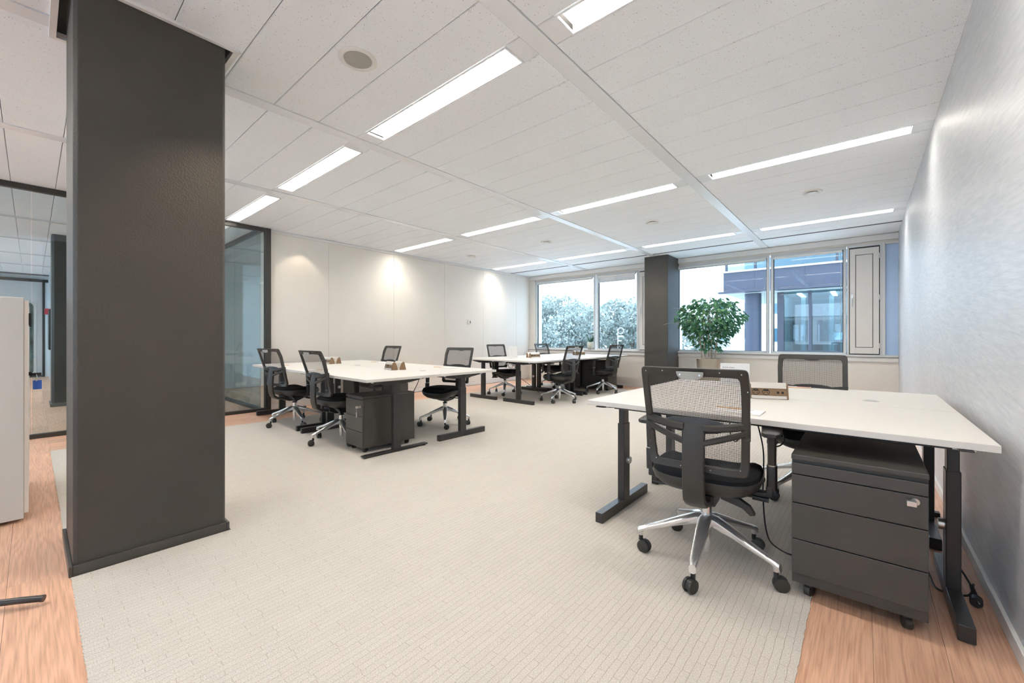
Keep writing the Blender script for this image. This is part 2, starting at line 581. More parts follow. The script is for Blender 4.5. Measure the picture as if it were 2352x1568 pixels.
planks(CX1, XR - 0.002, -4.4, YB, 0.19, 1.5, False)
bx(-18.0, CX1, -4.4, -1.20, -0.012, -0.001).build('floor_board', 'wood_x', floor)
planks(-6.74, CX1, -1.20, CY0, 0.187, 1.5, True)
planks(-6.74, CX0, CY0, YB, 0.22, 1.5, False)
planks(CX0, CX1, CY1, YB, 0.2067, 1.5, True)
planks(-18.0, -6.74, -1.20, 4.55, 0.26, 1.9, True)

# carpet with a slightly ragged edge
cb = B()
pts = []
def edge(a, b, n):
    for i in range(n):
        t = i / n
        j = random.uniform(0.001, 0.0045) * (1 if (a[0] == b[0] == CX1 or a[1] == b[1] == CY1) else -1)
        x = a[0] + (b[0] - a[0]) * t; y = a[1] + (b[1] - a[1]) * t
        pts.append((x + (j if a[0] == b[0] else 0), y + (j if a[1] == b[1] else 0)))
edge((CX0, CY0), (-3.285, CY0), 150)
pts += [(-3.285, CY0), (-3.285, 0.725), (-2.69, 0.725), (-2.69, CY0)]
edge((-2.69, CY0), (CX1, CY0), 260); edge((CX1, CY0), (CX1, CY1), 400); edge((CX1, CY1), (CX0, CY1), 60); edge((CX0, CY1), (CX0, CY0), 60)
cb.prism(pts, -0.012, 0.004, lambda a, b, h: (a, b, h))
tag(cb.build('carpet', 'carpet'), 'large cream woven carpet with ribbed rows inlaid in the wooden floor', 'carpet')

# ------------------------------------------------------------------ ceiling
ceiling = struct(bx(-18.2, XR + 0.15, -4.4, YB + 0.35, 2.80, 2.86).build('ceiling', 'void'), 'white suspended ceiling of narrow perforated tiles between lacquered bands')
BX = [-1.410 - 1.8205 * k for k in range(0, 9)]      # left edge of each band, 0.107 wide
STRIPS = [-0.939, 1.718, 4.375, 7.032]
SW = 0.177
rows = []
y = STRIPS[0]
for k, s0 in enumerate(STRIPS):
    rows.append((s0, s0 + SW, 'strip'))
    n = 8 if k < 3 else 2
    for j in range(n):
        rows.append((s0 + SW + j * 0.31, s0 + SW + (j + 1) * 0.31, 'tile'))
ys = STRIPS[3] + SW + 0.62
rows.append((ys + 0.05, ys + 0.05 + 0.37, 'tile'))
rows.append((ys + 0.05 + 0.37, YB, 'tile'))
SLOT = (ys, ys + 0.05)
bays = [(BX[0] + 0.107, XR + 0.004)] + [(BX[k + 1] + 0.107, BX[k]) for k in range(8)]
tile_cache = {}
def tile(x0, x1, y0, y1, mat='panel', name='ceiling_tile'):
    g = 0.0016
    w, l = round(x1 - x0, 4), round(y1 - y0, 4)
    key = (w, l, mat)
    if key not in tile_cache:
        c = 0.004
        hw, hl = w / 2 - g, l / 2 - g
        r = lambda a, b, z: [(-a, -b, z), (a, -b, z), (a, b, z), (-a, b, z)]
        b = B()
        b.rings([r(hw, hl, 0.02), r(hw, hl, c), r(hw - c, hl - c, 0.0)])
        b.f = [tuple(reversed(f)) for f in b.f]
        o = b.build(name, mat, ceiling)
        tile_cache[key] = o
    else:
        o = share(name, tile_cache[key], ceiling)
    o.location = ((x0 + x1) / 2, (y0 + y1) / 2, ZC)
    return o
NC = (-3.26, -2.71, 0.1205, 0.706)     # near column footprint (x0, x1, y0, y1)
for bi, (x0, x1) in enumerate(bays):
    for (y0, y1, kd) in rows:
        if bi >= 4 and y0 > 4.4:
            continue
        if bi >= 3 and y0 > 2.6 and bi >= 4 and y0 > 4.3:
            continue
        if kd == 'tile':
            # tiles meeting the near column stop at its shadow gap
            cut = (NC[0] - 0.035, NC[1] + 0.002, NC[2] - 0.035, NC[3] + 0.035)
            if x1 > cut[0] and x0 < cut[1] and y1 > cut[2] and y0 < cut[3]:
                if x0 < cut[0] - 0.01:
                    tile(x0, cut[0], y0, y1)
                if x1 > cut[1] + 0.01:
                    tile(cut[1], x1, y0, y1)
                ya, yb_ = max(y0, cut[2]), min(y1, cut[3])
                xa, xb = max(x0, cut[0]), min(x1, cut[1])
                if y0 < cut[2] - 0.01:
                    tile(xa, xb, y0, cut[2])
                if y1 > cut[3] + 0.01:
                    tile(xa, xb, cut[3], y1)
            else:
                tile(x0, x1, y0, y1)
        elif bi < 4 or y0 < 0 or (3 < y0 < 5 and bi < 6):
            # filler plates at both ends of each light fitting
            tile(x0, x0 + 0.115, y0, y1, 'beam', 'filler_plate')
            tile(x1 - 0.115, x1, y0, y1, 'beam', 'filler_plate')
        else:
            tile(x0, x1, y0, y1, 'beam', 'filler_plate')
bx(-18.2, XR + 0.1, -4.4, STRIPS[0], ZC, ZC + 0.02).build('ceiling_tile', 'panel', ceiling)
for k, x in enumerate(BX):
    y_end = YB if k < 4 else 4.4
    if k == 1:
        segs = [(-1.0, NC[2] - 0.035), (NC[3] + 0.035, 4.15), (4.153, y_end)]
    elif k == 0:
        segs = [(-1.0, 3.02), (3.023, 6.4), (6.403, y_end)]
    else:
        segs = [(-1.0, 4.15), (4.153, y_end)]
    for a, b in segs:
        bx(x + 0.001, x + 0.106, a, b, ZC - 0.006, ZC + 0.03).build('ceiling_band', 'beam', ceiling, bevel=0.002)
# air slot near the window
for (x0, x1) in bays[:4]:
    b = bx(x0, x1, SLOT[0] + 0.002, SLOT[0] + 0.012, ZC - 0.002, ZC + 0.04)
    b.box(x0, x1, SLOT[0] + 0.022, SLOT[0] + 0.028, ZC - 0.001, ZC + 0.04)
    b.box(x0, x1, SLOT[1] - 0.012, SLOT[1] - 0.002, ZC - 0.002, ZC + 0.04)
    b.build('slot_diffuser', 'void', ceiling)

# light fittings
lum_kids = None
L0 = -1.303 + 0.115
def make_luminaire():
    t = thing('ceiling_light', '', 'ceiling light')
    ln, w = 1.485, SW
    hw = w / 2 - 0.002
    ow = 0.074
    fr = B()
    for (a, b, c, d) in ((-ln / 2, ln / 2, -hw, -ow), (-ln / 2, ln / 2, ow, hw), (-ln / 2, -ln / 2 + 0.012, -ow, ow), (ln / 2 - 0.012, ln / 2, -ow, ow)):
        fr.box(a, b, c, d, -0.002, 0.012)
    fr.build('frame', 'beam', t)
    bx(-ln / 2 + 0.012, ln / 2 - 0.012, -ow, ow, 0.045, 0.055).build('lit_panel', 'lamp', t)
    rf = B()
    for s in (-1, 1):
        q = [(-ln / 2 + 0.012, s * ow, 0.0), (ln / 2 - 0.012, s * ow, 0.0), (ln / 2 - 0.012, s * (ow - 0.006), 0.045), (-ln / 2 + 0.012, s * (ow - 0.006), 0.045)]
        rf.add(q, [(0, 1, 2, 3)])
    rf.build('reflector', 'louvre', t)
    lv = None
    n = 19
    for k in range(n):
        x = -ln / 2 + 0.05 + (ln - 0.10) * k / (n - 1)
        if lv is None:
            bb = B()
            bb.add([(-0.004, -ow, 0.030), (0.004, -ow, 0.030), (0.0, -ow, 0.004), (-0.004, ow, 0.030), (0.004, ow, 0.030), (0.0, ow, 0.004),
                    (0.0, 0, 0.012)],
                   [(0, 1, 4, 3), (1, 2, 5, 4), (2, 0, 3, 5), (0, 2, 1), (3, 4, 5)])
            lv = bb.build('louvre', 'louvre', t)
            lv.location.x = x
        else:
            share('louvre', lv, t, (x, 0, 0))
    return t
lum = make_luminaire(); index_kids(lum)
bay_names = ['nearest the brushed plaster wall', 'between the two middle ceiling bands', 'left of the narrow middle band', 'in the bay along the cream wall']
row_names = ['the row nearest the camera', 'the middle row', 'the row nearest the windows']
first = True
for ri, s0 in enumerate(STRIPS[1:]):
    for bi in range(4):
        x0, x1 = bays[bi]
        x1 = min(x1, XR + 0.004)
        cx = (x0 + x1) / 2
        lab = 'louvred ceiling light, %s, %s' % (row_names[ri], ['beside the plaster wall', 'just left of the widest band', 'second bay left of widest band', 'bay along cream wall'][bi])
        if first:
            lum.location = (cx, s0 + SW / 2, ZC); lum['label'] = lab; lum['group'] = 'ceiling light fittings'; first = False
        else:
            dup(lum, (cx, s0 + SW / 2, ZC), 0, lab, 'ceiling light fittings')

for bi in range(9):  # unseen row repeating the ceiling pattern, added for more light in the rooms
    x0, x1 = bays[bi]
    dup(lum, ((x0 + x1) / 2, STRIPS[0] + SW / 2, ZC), 0, 'unseen ceiling light added in the row behind the viewer, %s' % ['by the plaster wall', 'one bay from the plaster wall', 'above the dark foreground column', 'just before the glass partition', 'just behind the glass partition', 'in the corridor beyond the glass', 'over the far dark column', 'deep in the corridor', 'at the corridor end'][bi], 'ceiling light fittings')
for bi in (4, 5):  # out-of-view fittings added to brighten the room behind the glass
    x0, x1 = bays[bi]
    dup(lum, ((x0 + x1) / 2, STRIPS[2] + SW / 2, ZC), 0, 'unseen ceiling light added behind the glass partition, %s' % ('nearer' if bi == 4 else 'farther'), 'ceiling light fittings')

# round ceiling vents and speaker
def vent(x, y, label, first=[None]):
    if first[0] is None:
        t = thing('ceiling_vent', label, 'vent', (x, y, ZC), group='round ceiling vents')
        B().lathe([(0.060, -0.004), (0.085, -0.012), (0.098, -0.002), (0.098, 0.002), (0.060, 0.002)], 28).build('rim', 'trim_white', t, smooth=True)
        B().lathe([(0.0005, -0.020), (0.050, -0.020), (0.056, -0.015), (0.050, -0.010), (0.0005, -0.010)], 24).build('disc', 'trim_white', t, smooth=True)
        B().lathe([(0.0005, -0.011), (0.02, -0.011), (0.02, 0.0), (0.0005, 0.0)], 10).build('stem', 'void', t)
        index_kids(t); first[0] = t
        return t
    return dup(first[0], (x, y, ZC), 0, label, 'round ceiling vents')
for x, lab in ((-0.44, 'nearest the brushed plaster wall'), (-2.26, 'between the middle and rear ceiling bands near the dark rear column'), (-4.08, 'above the far desk group'), (-5.90, 'closest to the cream wall')):
    vent(x, 5.655, 'round white vent ' + lab)
t = thing('ceiling_speaker', 'round white ceiling speaker with grey grille near the dark foreground column', 'speaker', (-2.248, 1.240, ZC))
B().lathe([(0.078, -0.002), (0.084, -0.007), (0.100, -0.006), (0.108, -0.001), (0.108, 0.001), (0.078, 0.001)], 36).build('rim', 'trim_white', t, smooth=True)
B().lathe([(0.0005, -0.006), (0.05, -0.0055), (0.0775, -0.003), (0.0775, 0.001), (0.0005, 0.001)], 36).build('grille', 'grille', t, smooth=True)

# ------------------------------------------------------------------ walls
struct(bx(XR, XR + 0.15, -4.4, YB + 0.3, -0.1, 2.80).build('wall_right', 'plaster'), 'silvery brushed plaster wall on the right')
struct(bx(XR - 0.014, XR, -4.4, YB - 0.002, 0.0, 0.058).build('baseboard_right', 'trim_white', bevel=0.003), 'pale skirting board along the brushed plaster wall')
wv = bx(-18.2, XR + 0.15, -4.65, -4.4, -0.1, 0.80)
wv.box(-18.2, XR + 0.15, -4.65, -4.4, 2.55, 2.86)
for k in range(11):
    wv.box(-18.2 + 1.8205 * k, (-18.08 if k % 2 else -16.9) + 1.8205 * k, -4.65, -4.4, 0.80, 2.55)
wv = struct(wv.build('wall_behind', 'wall_cream'), 'window wall behind the viewer')
bx(-18.2, XR + 0.15, -4.53, -4.524, 0.80, 2.55).build('pane', 'window_glass', wv)

# left wall of tall cream panels
wl = struct(bx(XL - 0.14, XL - 0.022, 2.32, YB + 0.3, -0.1, 2.80).build('wall_left', 'wall_cream'), 'cream panel wall on the left behind the desks')
edges = [2.325, 3.22, 4.47, 5.71, 6.88, 8.08, YB]
for a, b in zip(edges[:-1], edges[1:]):
    bx(XL - 0.022, XL, a + 0.0012, b - 0.0012, 0.09, ZC - 0.045).build('wall_panel', 'wall_cream', wl, bevel=0.0012, seg=1)
struct(bx(XL - 0.02, XL + 0.012, 2.325, YB - 0.002, 0.0, 0.085).build('baseboard_left', 'trim_white', bevel=0.004), 'white skirting board along the cream panel wall')
struct(bx(XL - 0.02, XL + 0.020, 2.325, YB - 0.002, ZC - 0.045, ZC - 0.008).build('trim_1', 'trim_white', bevel=0.003), 'white edge trim along the top of the cream wall')

# window wall
WY = YB
wb = B()
wb.box(XL - 0.1, XR + 0.1, WY, WY + 0.30, -0.1, 0.775)              # below the sill
wb.box(XL - 0.1, XR + 0.1, WY + 0.02, WY + 0.30, 2.575, 2.80)       # head
wb.box(XL - 0.1, -6.60, WY, WY + 0.30, 0.77, 2.6)
wb.box(-3.40, -2.92, WY + 0.04, WY + 0.30, 0.77, 2.6)
struct(wb.build('wall_back', 'wall_cream'), 'low cream wall under the long row of windows')
struct(bx(XL, XR, WY - 0.03, WY, 2.60, 2.695).build('trim_2', 'trim_white', bevel=0.006), 'white cove above the windows')
struct(bx(XL + 0.002, XR - 0.002, WY - 0.055, WY + 0.10, 0.775, 0.803).build('trim_3', 'frame_grey', bevel=0.005), 'pale window sill running along the window wall')
struct(bx(XL + 0.002, XR - 0.002, WY - 0.012, WY, 0.0, 0.07).build('baseboard_back', 'trim_white', bevel=0.003), 'white skirting board under the windows')
struct(bx(XL + 0.002, XR - 0.002, WY - 0.03, WY, 0.70, 0.765).build('trim_4', 'trim_white', bevel=0.003), 'pale cable duct band just below the window sill')

Z0, Z1 = 0.803, 2.575
wn = [0]
def fixed_window(xa, xb, label):
    wn[0] += 1
    t = thing('window_%d' % wn[0], label, 'window', ((xa + xb) / 2, WY + 0.08, 0)); t['kind'] = 'structure'
    h = (xb - xa) / 2
    f = B()
    f.box(-h, -h + 0.035, -0.05, 0.05, Z0, Z1); f.box(h - 0.035, h, -0.05, 0.05, Z0, Z1)
    f.box(-h + 0.035, h - 0.035, -0.05, 0.05, Z0, Z0 + 0.03); f.box(-h + 0.035, h - 0.035, -0.05, 0.05, Z1 - 0.045, Z1)
    f.build('frame', 'frame_grey', t, bevel=0.004)
    g = B()
    e, w = 0.035, 0.012
    g.box(-h + e, -h + e + w, -0.012, 0.02, Z0 + .03, Z1 - .045); g.box(h - e - w, h - e, -0.012, 0.02, Z0 + .03, Z1 - .045)
    g.box(-h + e + w, h - e - w, -0.012, 0.02, Z0 + .03, Z0 + .036); g.box(-h + e + w, h - e - w, -0.012, 0.02, Z1 - .051, Z1 - .045)
    g.build('seal', 'seal', t)
    bx(-h + 0.035, h - 0.035, 0.0, 0.006, Z0 + 0.03, Z1 - 0.045).build('pane', 'window_glass', t)
    return t
fixed_window(-6.60, -4.845, 'leftmost large fixed window with trees behind, beside the cream wall')
fixed_window(-4.80, -3.775, 'large fixed window with trees, just left of the rear dark column')
fixed_window(-2.95, -1.310, 'large fixed window behind the ficus, right of the rear dark column')
fixed_window(-1.280, -0.225, 'large fixed window showing the dark glass building, left of the vent flap')

def vent_flap(xa, xb, label, hinge_right=True):
    wn[0] += 1
    t = thing('window_%d' % wn[0], label, 'window', ((xa + xb) / 2, WY + 0.05, 0)); t['kind'] = 'structure'
    h = (xb - xa) / 2
    f = B()
    f.box(-h - .02, -h + 0.006, -0.04, 0.06, Z0, Z1); f.box(h - 0.006, h + .02, -0.04, 0.06, Z0, Z1)
    f.box(-h, h, -0.04, 0.06, Z0, Z0 + 0.006); f.box(-h, h, -0.04, 0.06, Z1 - 0.04, Z1)
    f.build('frame', 'frame_grey', t, bevel=0.003)
    f = B(); z0, z1 = Z0 + 0.008, Z1 - 0.045
    f.box(-h + 0.006, h - 0.006, -0.036, 0.03, z0, z1)
    f.build('seal', 'seal', t)
    f = B(); a = 0.016
    zz0, zz1 = z0 + .012, z1 - .02
    ins = 0.085 if h > 0.15 else 0.06
    f.box(-h + a, -h + ins, -0.060, -0.03, zz0, zz1); f.box(h - ins, h - a, -0.060, -0.03, zz0, zz1)
    f.box(-h + ins, h - ins, -0.060, -0.03, zz0, zz0 + 0.10); f.box(-h + ins, h - ins, -0.060, -0.03, zz1 - 0.10, zz1)
    f.build('sash', 'vent_panel', t, bevel=0.002)
    bx(-h + ins + 0.007, h - ins - 0.007, -0.056, -0.03, zz0 + .107, zz1 - .107).build('leaf_panel', 'vent_panel', t, bevel=0.004)
    s = -1 if hinge_right else 1
    hd = B()
    hd.box(s * (h - 0.045) - .011, s * (h - 0.045) + .011, -0.070, -0.058, 1.60, 1.78)
    hd.tube([(s * (h - 0.045), -0.06, 1.72), (s * (h - 0.045), -0.10, 1.72), (s * (h - 0.045), -0.105, 1.70), (s * (h - 0.045), -0.10, 1.58)], 0.008, 8)
    hd.build('handle', 'steel', t, smooth=True)
    for z in (zz0 + .13, (zz0 + zz1) / 2 + .05, zz1 - .14):
        B().tube([(-s * (h - 0.008), -0.062, z - .04), (-s * (h - 0.008), -0.062, z + .04)], 0.009, 8).build('hinge', 'frame_grey', t, smooth=True)
    return t
vent_flap(-3.74, -3.42, 'narrow cream ventilation flap with handle, partly hidden by the rear dark column')
vent_flap(-0.194, 0.192, 'narrow cream ventilation flap with black seals near the brushed plaster wall')
wn[0] += 1
t = thing('window_%d' % wn[0], 'plain pale blue infill pane in the corner by the brushed plaster wall', 'window', (0, WY + 0.05, 0)); t['kind'] = 'structure'
f = B(); f.box(0.212, 0.25, -0.04, 0.06, Z0, Z1); f.box(0.25, 0.399, -0.04, 0.06, Z1 - 0.035, Z1); f.box(0.25, 0.399, -0.04, 0.06, Z0, Z0 + 0.006)
f.build('frame', 'frame_grey', t, bevel=0.003)
bx(0.25, 0.399, 0.0, 0.02, Z0 + .006, Z1 - 0.035).build('pane', 'blue_glass', t)

# roller blinds at the top of the four big windows
def blind(xa, xb, drop, label):
    t = thing('roller_blind', label, 'blind', ((xa + xb) / 2, WY + 0.012, 2.555), group='roller blinds')
    h = (xb - xa) / 2
    B().tube([(-h, 0, -0.045), (h, 0, -0.045)], 0.021, 14).build('roller', 'trim_white', t, smooth=True)
    bx(-h + 0.012, h - 0.012, 0.010, 0.012, -0.045 - drop, -0.045).build('cloth', 'blind', t)
    bx(-h + 0.012, h - 0.012, 0.004, 0.018, -0.055 - drop, -0.040 - drop).build('bottom_bar', 'frame_grey', t, bevel=0.003)
    for s in (-1, 1):
        bx(s * h - 0.006, s * h + 0.006, -0.022, 0.022, -0.072, -0.01).build('bracket', 'frame_grey', t)
    B().tube([(h - 0.01, -0.02, -0.05), (h - 0.01, -0.02, -1.55)], 0.0025, 6).build('pull_chain', 'steel', t)
blind(-6.54, -4.90, 0.03, 'rolled-up white blind over the leftmost tree window')
blind(-4.745, -3.83, 0.13, 'slightly lowered white blind left of the rear dark column')
blind(-2.90, -1.36, 0.03, 'rolled-up white blind above the ficus plant')
blind(-1.23, -0.28, 0.02, 'rolled-up white blind left of the cream vent flap')

# thermostat
t = thing('thermostat', 'small cream thermostat on the cream panel wall', 'thermostat', (XL, 6.42, 1.44))
bx(0, 0.022, -0.045, 0.045, -0.055, 0.055).build('housing', 'thermostat', t, bevel=0.006)
bx(0.0215, 0.024, 0.010, 0.034, -0.03, 0.02).build('display', 'ped', t)

# ------------------------------------------------------------------ dark columns
def column(name, label, x0, x1, y0, y1, ch, z1, skirt=True):
    t = thing(name, label, 'column', ((x0 + x1) / 2, (y0 + y1) / 2, 0)); t['kind'] = 'structure'
    a, b = (x1 - x0) / 2, (y1 - y0) / 2
    def oct_(a, b, c):
        return [(-a + c, -b), (a - c, -b), (a, -b + c), (a, b - c), (a - c, b), (-a + c, b), (-a, b - c), (-a, -b + c)]
    f = B(); f.prism(oct_(a, b, ch), 0, z1, lambda p, q, h: (p, q, h))
    f.build('shaft', 'column', t, bevel=0.004)
    if skirt:
        s = B(); e = 0.014
        for (p0, p1, q0, q1) in ((-a - e, a + e, -b - e, -b), (-a - e, a + e, b, b + e), (a, a + e, -b, b), (-a - e, -a, -b, b)):
            s.box(p0, p1, q0, q1, 0, 0.048)
        s.build('skirting', 'skirting_dark', t, bevel=0.003)
    return t, a, b
t, a, b = column('dark_column', 'big dark brown textured column with chamfered corners in the left foreground', NC[0], NC[1], NC[2], NC[3], 0.014, 2.775)
tr = B()
e0, e1 = 0.035, 0.062
for (p0, p1, q0, q1) in ((-a - e1, a + 0.024, -b - e1, -b - e0), (-a - e1, a + 0.024, b + e0, b + e1), (a + 0.001, a + 0.024, -b - e0, b + e0), (-a - e1, -a - e0, -b - e0, b + e0)):
    tr.box(p0, p1, q0, q1, ZC - 0.014, ZC + 0.004)
tr.build('ceiling_trim', 'trim_white', t, bevel=0.001)
column('dark_column', 'slim dark column with a bluish side standing in front of the windows', -3.365, -2.895, 8.03, YB + 0.03, 0.006, ZC - 0.002, False)
column('dark_column', 'dark column seen through the glass partition at far left', -10.15, -9.60, 0.20, 0.80, 0.028, ZC - 0.002, True)

# ------------------------------------------------------------------ glass partitions and the rooms behind
GX = -6.74
wn2 = thing('glass_partition', 'frameless glass partition with dark top and bottom rails along the left side', 'partition', (GX, 0, 0)); wn2['kind'] = 'structure'
bx(-0.03, 0.03, -0.65, 2.24, ZC - 0.06, ZC - 0.002).build('top_rail', 'part_frame', wn2, bevel=0.003)
bx(-0.03, 0.03, -0.65, 2.24, 0.0, 0.045).build('bottom_rail', 'part_frame', wn2, bevel=0.003)
bx(-0.035, 0.035, 2.24, 2.318, 0.0, ZC - 0.002).build('end_post', 'part_frame', wn2, bevel=0.003)
for a_, b_ in ((-0.65, -0.005), (0.0, 1.10), (1.105, 2.24)):
    bx(-0.005, 0.005, a_, b_, 0.045, ZC - 0.06).build('pane', 'glass', wn2)
t = thing('glass_partition', 'glass partition of the room behind, meeting the dark end post at left', 'partition', (0, 2.20, 0)); t['kind'] = 'structure'
bx(-10.3, GX - 0.035, -0.025, 0.025, ZC - 0.06, ZC - 0.002).build('top_rail', 'part_frame', t, bevel=0.003)
bx(-10.3, GX - 0.035, -0.025, 0.025, 0.0, 0.045).build('bottom_rail', 'part_frame', t, bevel=0.003)
for a_ in (-7.95, -9.12, -10.3):
    bx(a_ + 0.004, a_ + 1.166, -0.005, 0.005, 0.045, ZC - 0.06).build('pane', 'glass', t)
struct(bx(-10.50, -10.32, 1.4, 4.9, -0.01, 2.80).build('wall_far_side', 'wall_white'), 'white wall of the room behind the glass')
struct(bx(-10.32, XL - 0.14, 4.75, 4.9, -0.01, 2.80).build('wall_far_back', 'wall_white'))
# corridor beyond: side wall, end wall with a rounded window, dark frame
struct(bx(-17.2, -10.2, 0.31, 0.46, -0.01, 2.80).build('wall_corridor', 'wall_white'), 'white corridor wall behind the far dark column')
struct(bx(-17.6, -17.35, -4.4, 0.40, -0.01, 2.80).build('wall_end', 'wall_white'), 'pale end wall of the corridor seen through the glass')
f = B(); f.box(-17.35, -17.30, -2.0, 0.30, 2.62, 2.695); f.box(-17.35, -17.30, 0.19, 0.24, 0, 2.62); f.box(-17.35, -17.30, -2.0, 0.19, 0, 0.05)
tag(f.build('door_frame', 'part_frame'), 'thin dark frame around the far end wall of the corridor', 'frame')
t = thing('porthole_window', 'tall rounded dark internal window in the far end wall', 'window', (-17.34, -0.22, 1.06))
rr = []
for cx_, cz_, a0 in ((0.19, 0.92, 0), (-0.19, 0.92, 90), (-0.19, -0.92, 180), (0.19, -0.92, 270)):
    for k in range(5):
        an = R(a0 + k * 22.5); rr.append((cx_ + 0.11 * math.cos(an), cz_ + 0.11 * math.sin(an)))
B().prism(rr, 0.0, 0.03, lambda p, q, h: (h, p, q)).build('surround', 'white_steel', t)
B().prism([(p * 0.84, q * 0.95) for p, q in rr], 0.0, 0.034, lambda p, q, h: (h, p, q)).build('pane', 'porthole', t)
t = thing('wall_screen', 'thin black screen on the corridor wall beyond the glass', 'screen', (-13.2, 0.27, 1.25))
bx(-0.45, 0.45, -0.04, 0.038, -0.42, 0.42).build('panel', 'screen', t, bevel=0.005)
t = tag(bx(-14.4, -14.2, 0.19, 0.31, 1.62, 1.75).build('alarm_box', 'red'), 'small red alarm box on the corridor wall', 'alarm')

# ------------------------------------------------------------------ office chair
def yb(z):      # rear curve of the backrest
    k = [(0.47, -0.235), (0.55, -0.222), (0.64, -0.228), (0.74, -0.262), (0.85, -0.305), (0.96, -0.352)]
    for (a, p), (b, q) in zip(k, k[1:]):
        if z <= b:
            t = (z - a) / (b - a)
            return p + (q - p) * max(0, t)
    return k[-1][1]
def hwid(z):
    k = [(0.49, 0.197), (0.62, 0.210), (0.76, 0.215), (0.95, 0.207)]
    for (a, p), (b, q) in zip(k, k[1:]):
        if z <= b:
            return p + (q - p) * max(0, (z - a) / (b - a))
    return k[-1][1]


def make_chair():
    t = thing('office_chair', '', 'chair')
    # star base
    arm = None
    for k in range(5):
        if arm is None:
            rg = []
            for s, w, h, zc in ((0.010, 0.032, 0.028, 0.200), (0.05, 0.033, 0.027, 0.198), (0.12, 0.029, 0.021, 0.177), (0.20, 0.024, 0.016, 0.148), (0.275, 0.019, 0.0125, 0.122), (0.302, 0.0165, 0.015, 0.112), (0.318, 0.014, 0.018, 0.101)):
                rg.append([(s + (0.004 if math.sin(a) < 0 else 0), w * math.copysign(abs(math.cos(a)) ** 0.7, math.cos(a)), zc + h * math.copysign(abs(math.sin(a)) ** 0.7, math.sin(a))) for a in [2 * PI * i / 12 for i in range(12)]])
            b = B().rings(rg)
            b.tube([(0.303, 0, 0.112), (0.303, 0, 0.082)], 0.012, 10)
            arm = b.build('base_arm', 'chrome', t, smooth=True)
            arm.rotation_euler.z = R(-18)
        else:
            share('base_arm', arm, t, (0, 0, 0), (0, 0, R(-18 + 72 * k)))
    # castors
    cas = None
    for k in range(5):
        an = R(-18 + 72 * k)
        rz = an + R([35, -60, 80, 150, -25][k])
        loc = (0.303 * math.cos(an), 0.303 * math.sin(an), 0)
        if cas is None:
            b = B().tube([(0, 0, 0.085), (0, 0, 0.055)], 0.010, 8)
            hood = []
            for i in range(9):
                a = R(20 * i)
                hood.append((0.018 + 0.026 * math.cos(a), 0.031 + 0.027 * math.sin(a)))
            b.prism(hood + [(-0.008, 0.024), (0.044, 0.024)], -0.006, 0.006, lambda p, q, h: (p, h, q))
            cas = b.build('castor', 'plastic2', t, smooth=True)
            cas.location = loc; cas.rotation_euler.z = rz
            wh = None
            for s in (-1, 1):
                w = B()
                pr = [(0.0005, 0.006), (0.026, 0.006), (0.030, 0.008), (0.031, 0.013), (0.029, 0.019), (0.020, 0.0215), (0.0005, 0.022)]
                n = 22
                w.rings([[(0.018 + r * math.cos(2 * PI * i / n), s * yy, 0.0312 + r * math.sin(2 * PI * i / n)) for i in range(n)] for r, yy in pr])
                w.build('wheel', 'wheel', cas, smooth=True)
            proto = cas
        else:
            c = share('castor', cas, t, loc, (0, 0, rz))
            for w in list(proto.children):
                share('wheel', w, c)
    # column
    b = B().lathe([(0.0175, 0.045), (0.0185, 0.05), (0.0185, 0.115), (0.021, 0.118), (0.021, 0.19), (0.026, 0.195), (0.026, 0.232)], 20)
    b.lathe([(0.024, 0.225), (0.024, 0.272)], 20)
    b.build('gas_column', 'chrome', t, smooth=True)
    B().lathe([(0.027, 0.266), (0.028, 0.272), (0.026, 0.280), (0.016, 0.282), (0.015, 0.33)], 18).build('collar', 'plastic2', t, smooth=True)
    # mechanism
    b = B()
    b.prism([(-0.16, 0.325), (-0.10, 0.300), (0.02, 0.292), (0.09, 0.315), (0.13, 0.365), (-0.17, 0.370)], -0.055, 0.055, lambda p, q, h: (h, p, q))
    b.build('mechanism', 'plastic2', t, bevel=0.008)
    b = B().tube([(0.05, 0.03, 0.335), (0.20, 0.03, 0.340)], 0.006, 8)
    b.tube([(0.19, 0.03, 0.340), (0.255, 0.03, 0.338)], 0.014, 10)
    b.build('tilt_knob', 'plastic2', t, smooth=True)
    B().tube([(-0.05, -0.02, 0.335), (-0.25, -0.02, 0.338)], 0.006, 8).build('tilt_rod', 'plastic2', t, smooth=True)
    b = B()
    b.prism([(0.08, 0.372), (0.15, 0.372), (0.195, 0.345), (0.215, 0.312), (0.195, 0.306), (0.165, 0.332), (0.08, 0.355)], -0.135, -0.10, lambda p, q, h: (p, h, q))
    b.build('lever', 'plastic2', t, bevel=0.004)
    # seat: rounded outline rings
    def outline(s, z, n=36, dy=0.0):
        r = []
        for i in range(n):
            a = 2 * PI * i / n
            c, d = math.cos(a), math.sin(a)
            e = 0.55
            x = 0.235 * math.copysign(abs(c) ** e, c)
            yv = 0.225 * math.copysign(abs(d) ** e, d)
            x *= 1.0 - 0.06 * max(0, -d)
            zz = z - 0.030 * max(0, (yv - 0.12) / 0.105) ** 2 + 0.012 * max(0, abs(x) / 0.235 - .6)
            r.append((x * s, yv * s + 0.015 + dy, zz))
        return r
    B().rings([outline(0.90, 0.405), outline(0.96, 0.415), outline(0.99, 0.436), outline(0.965, 0.455), outline(0.88, 0.465), outline(0.6, 0.464), outline(0.2, 0.460)]).build('seat', 'fabric', t, smooth=True)
    B().rings([outline(0.30, 0.352), outline(0.62, 0.360), outline(0.86, 0.378), outline(0.975, 0.402), outline(1.012, 0.425), outline(1.0, 0.440)]).build('seat_shell', 'plastic', t, smooth=True)
    # backrest frame
    zc, hz = 0.7225, 0.2275
    N_ = 64
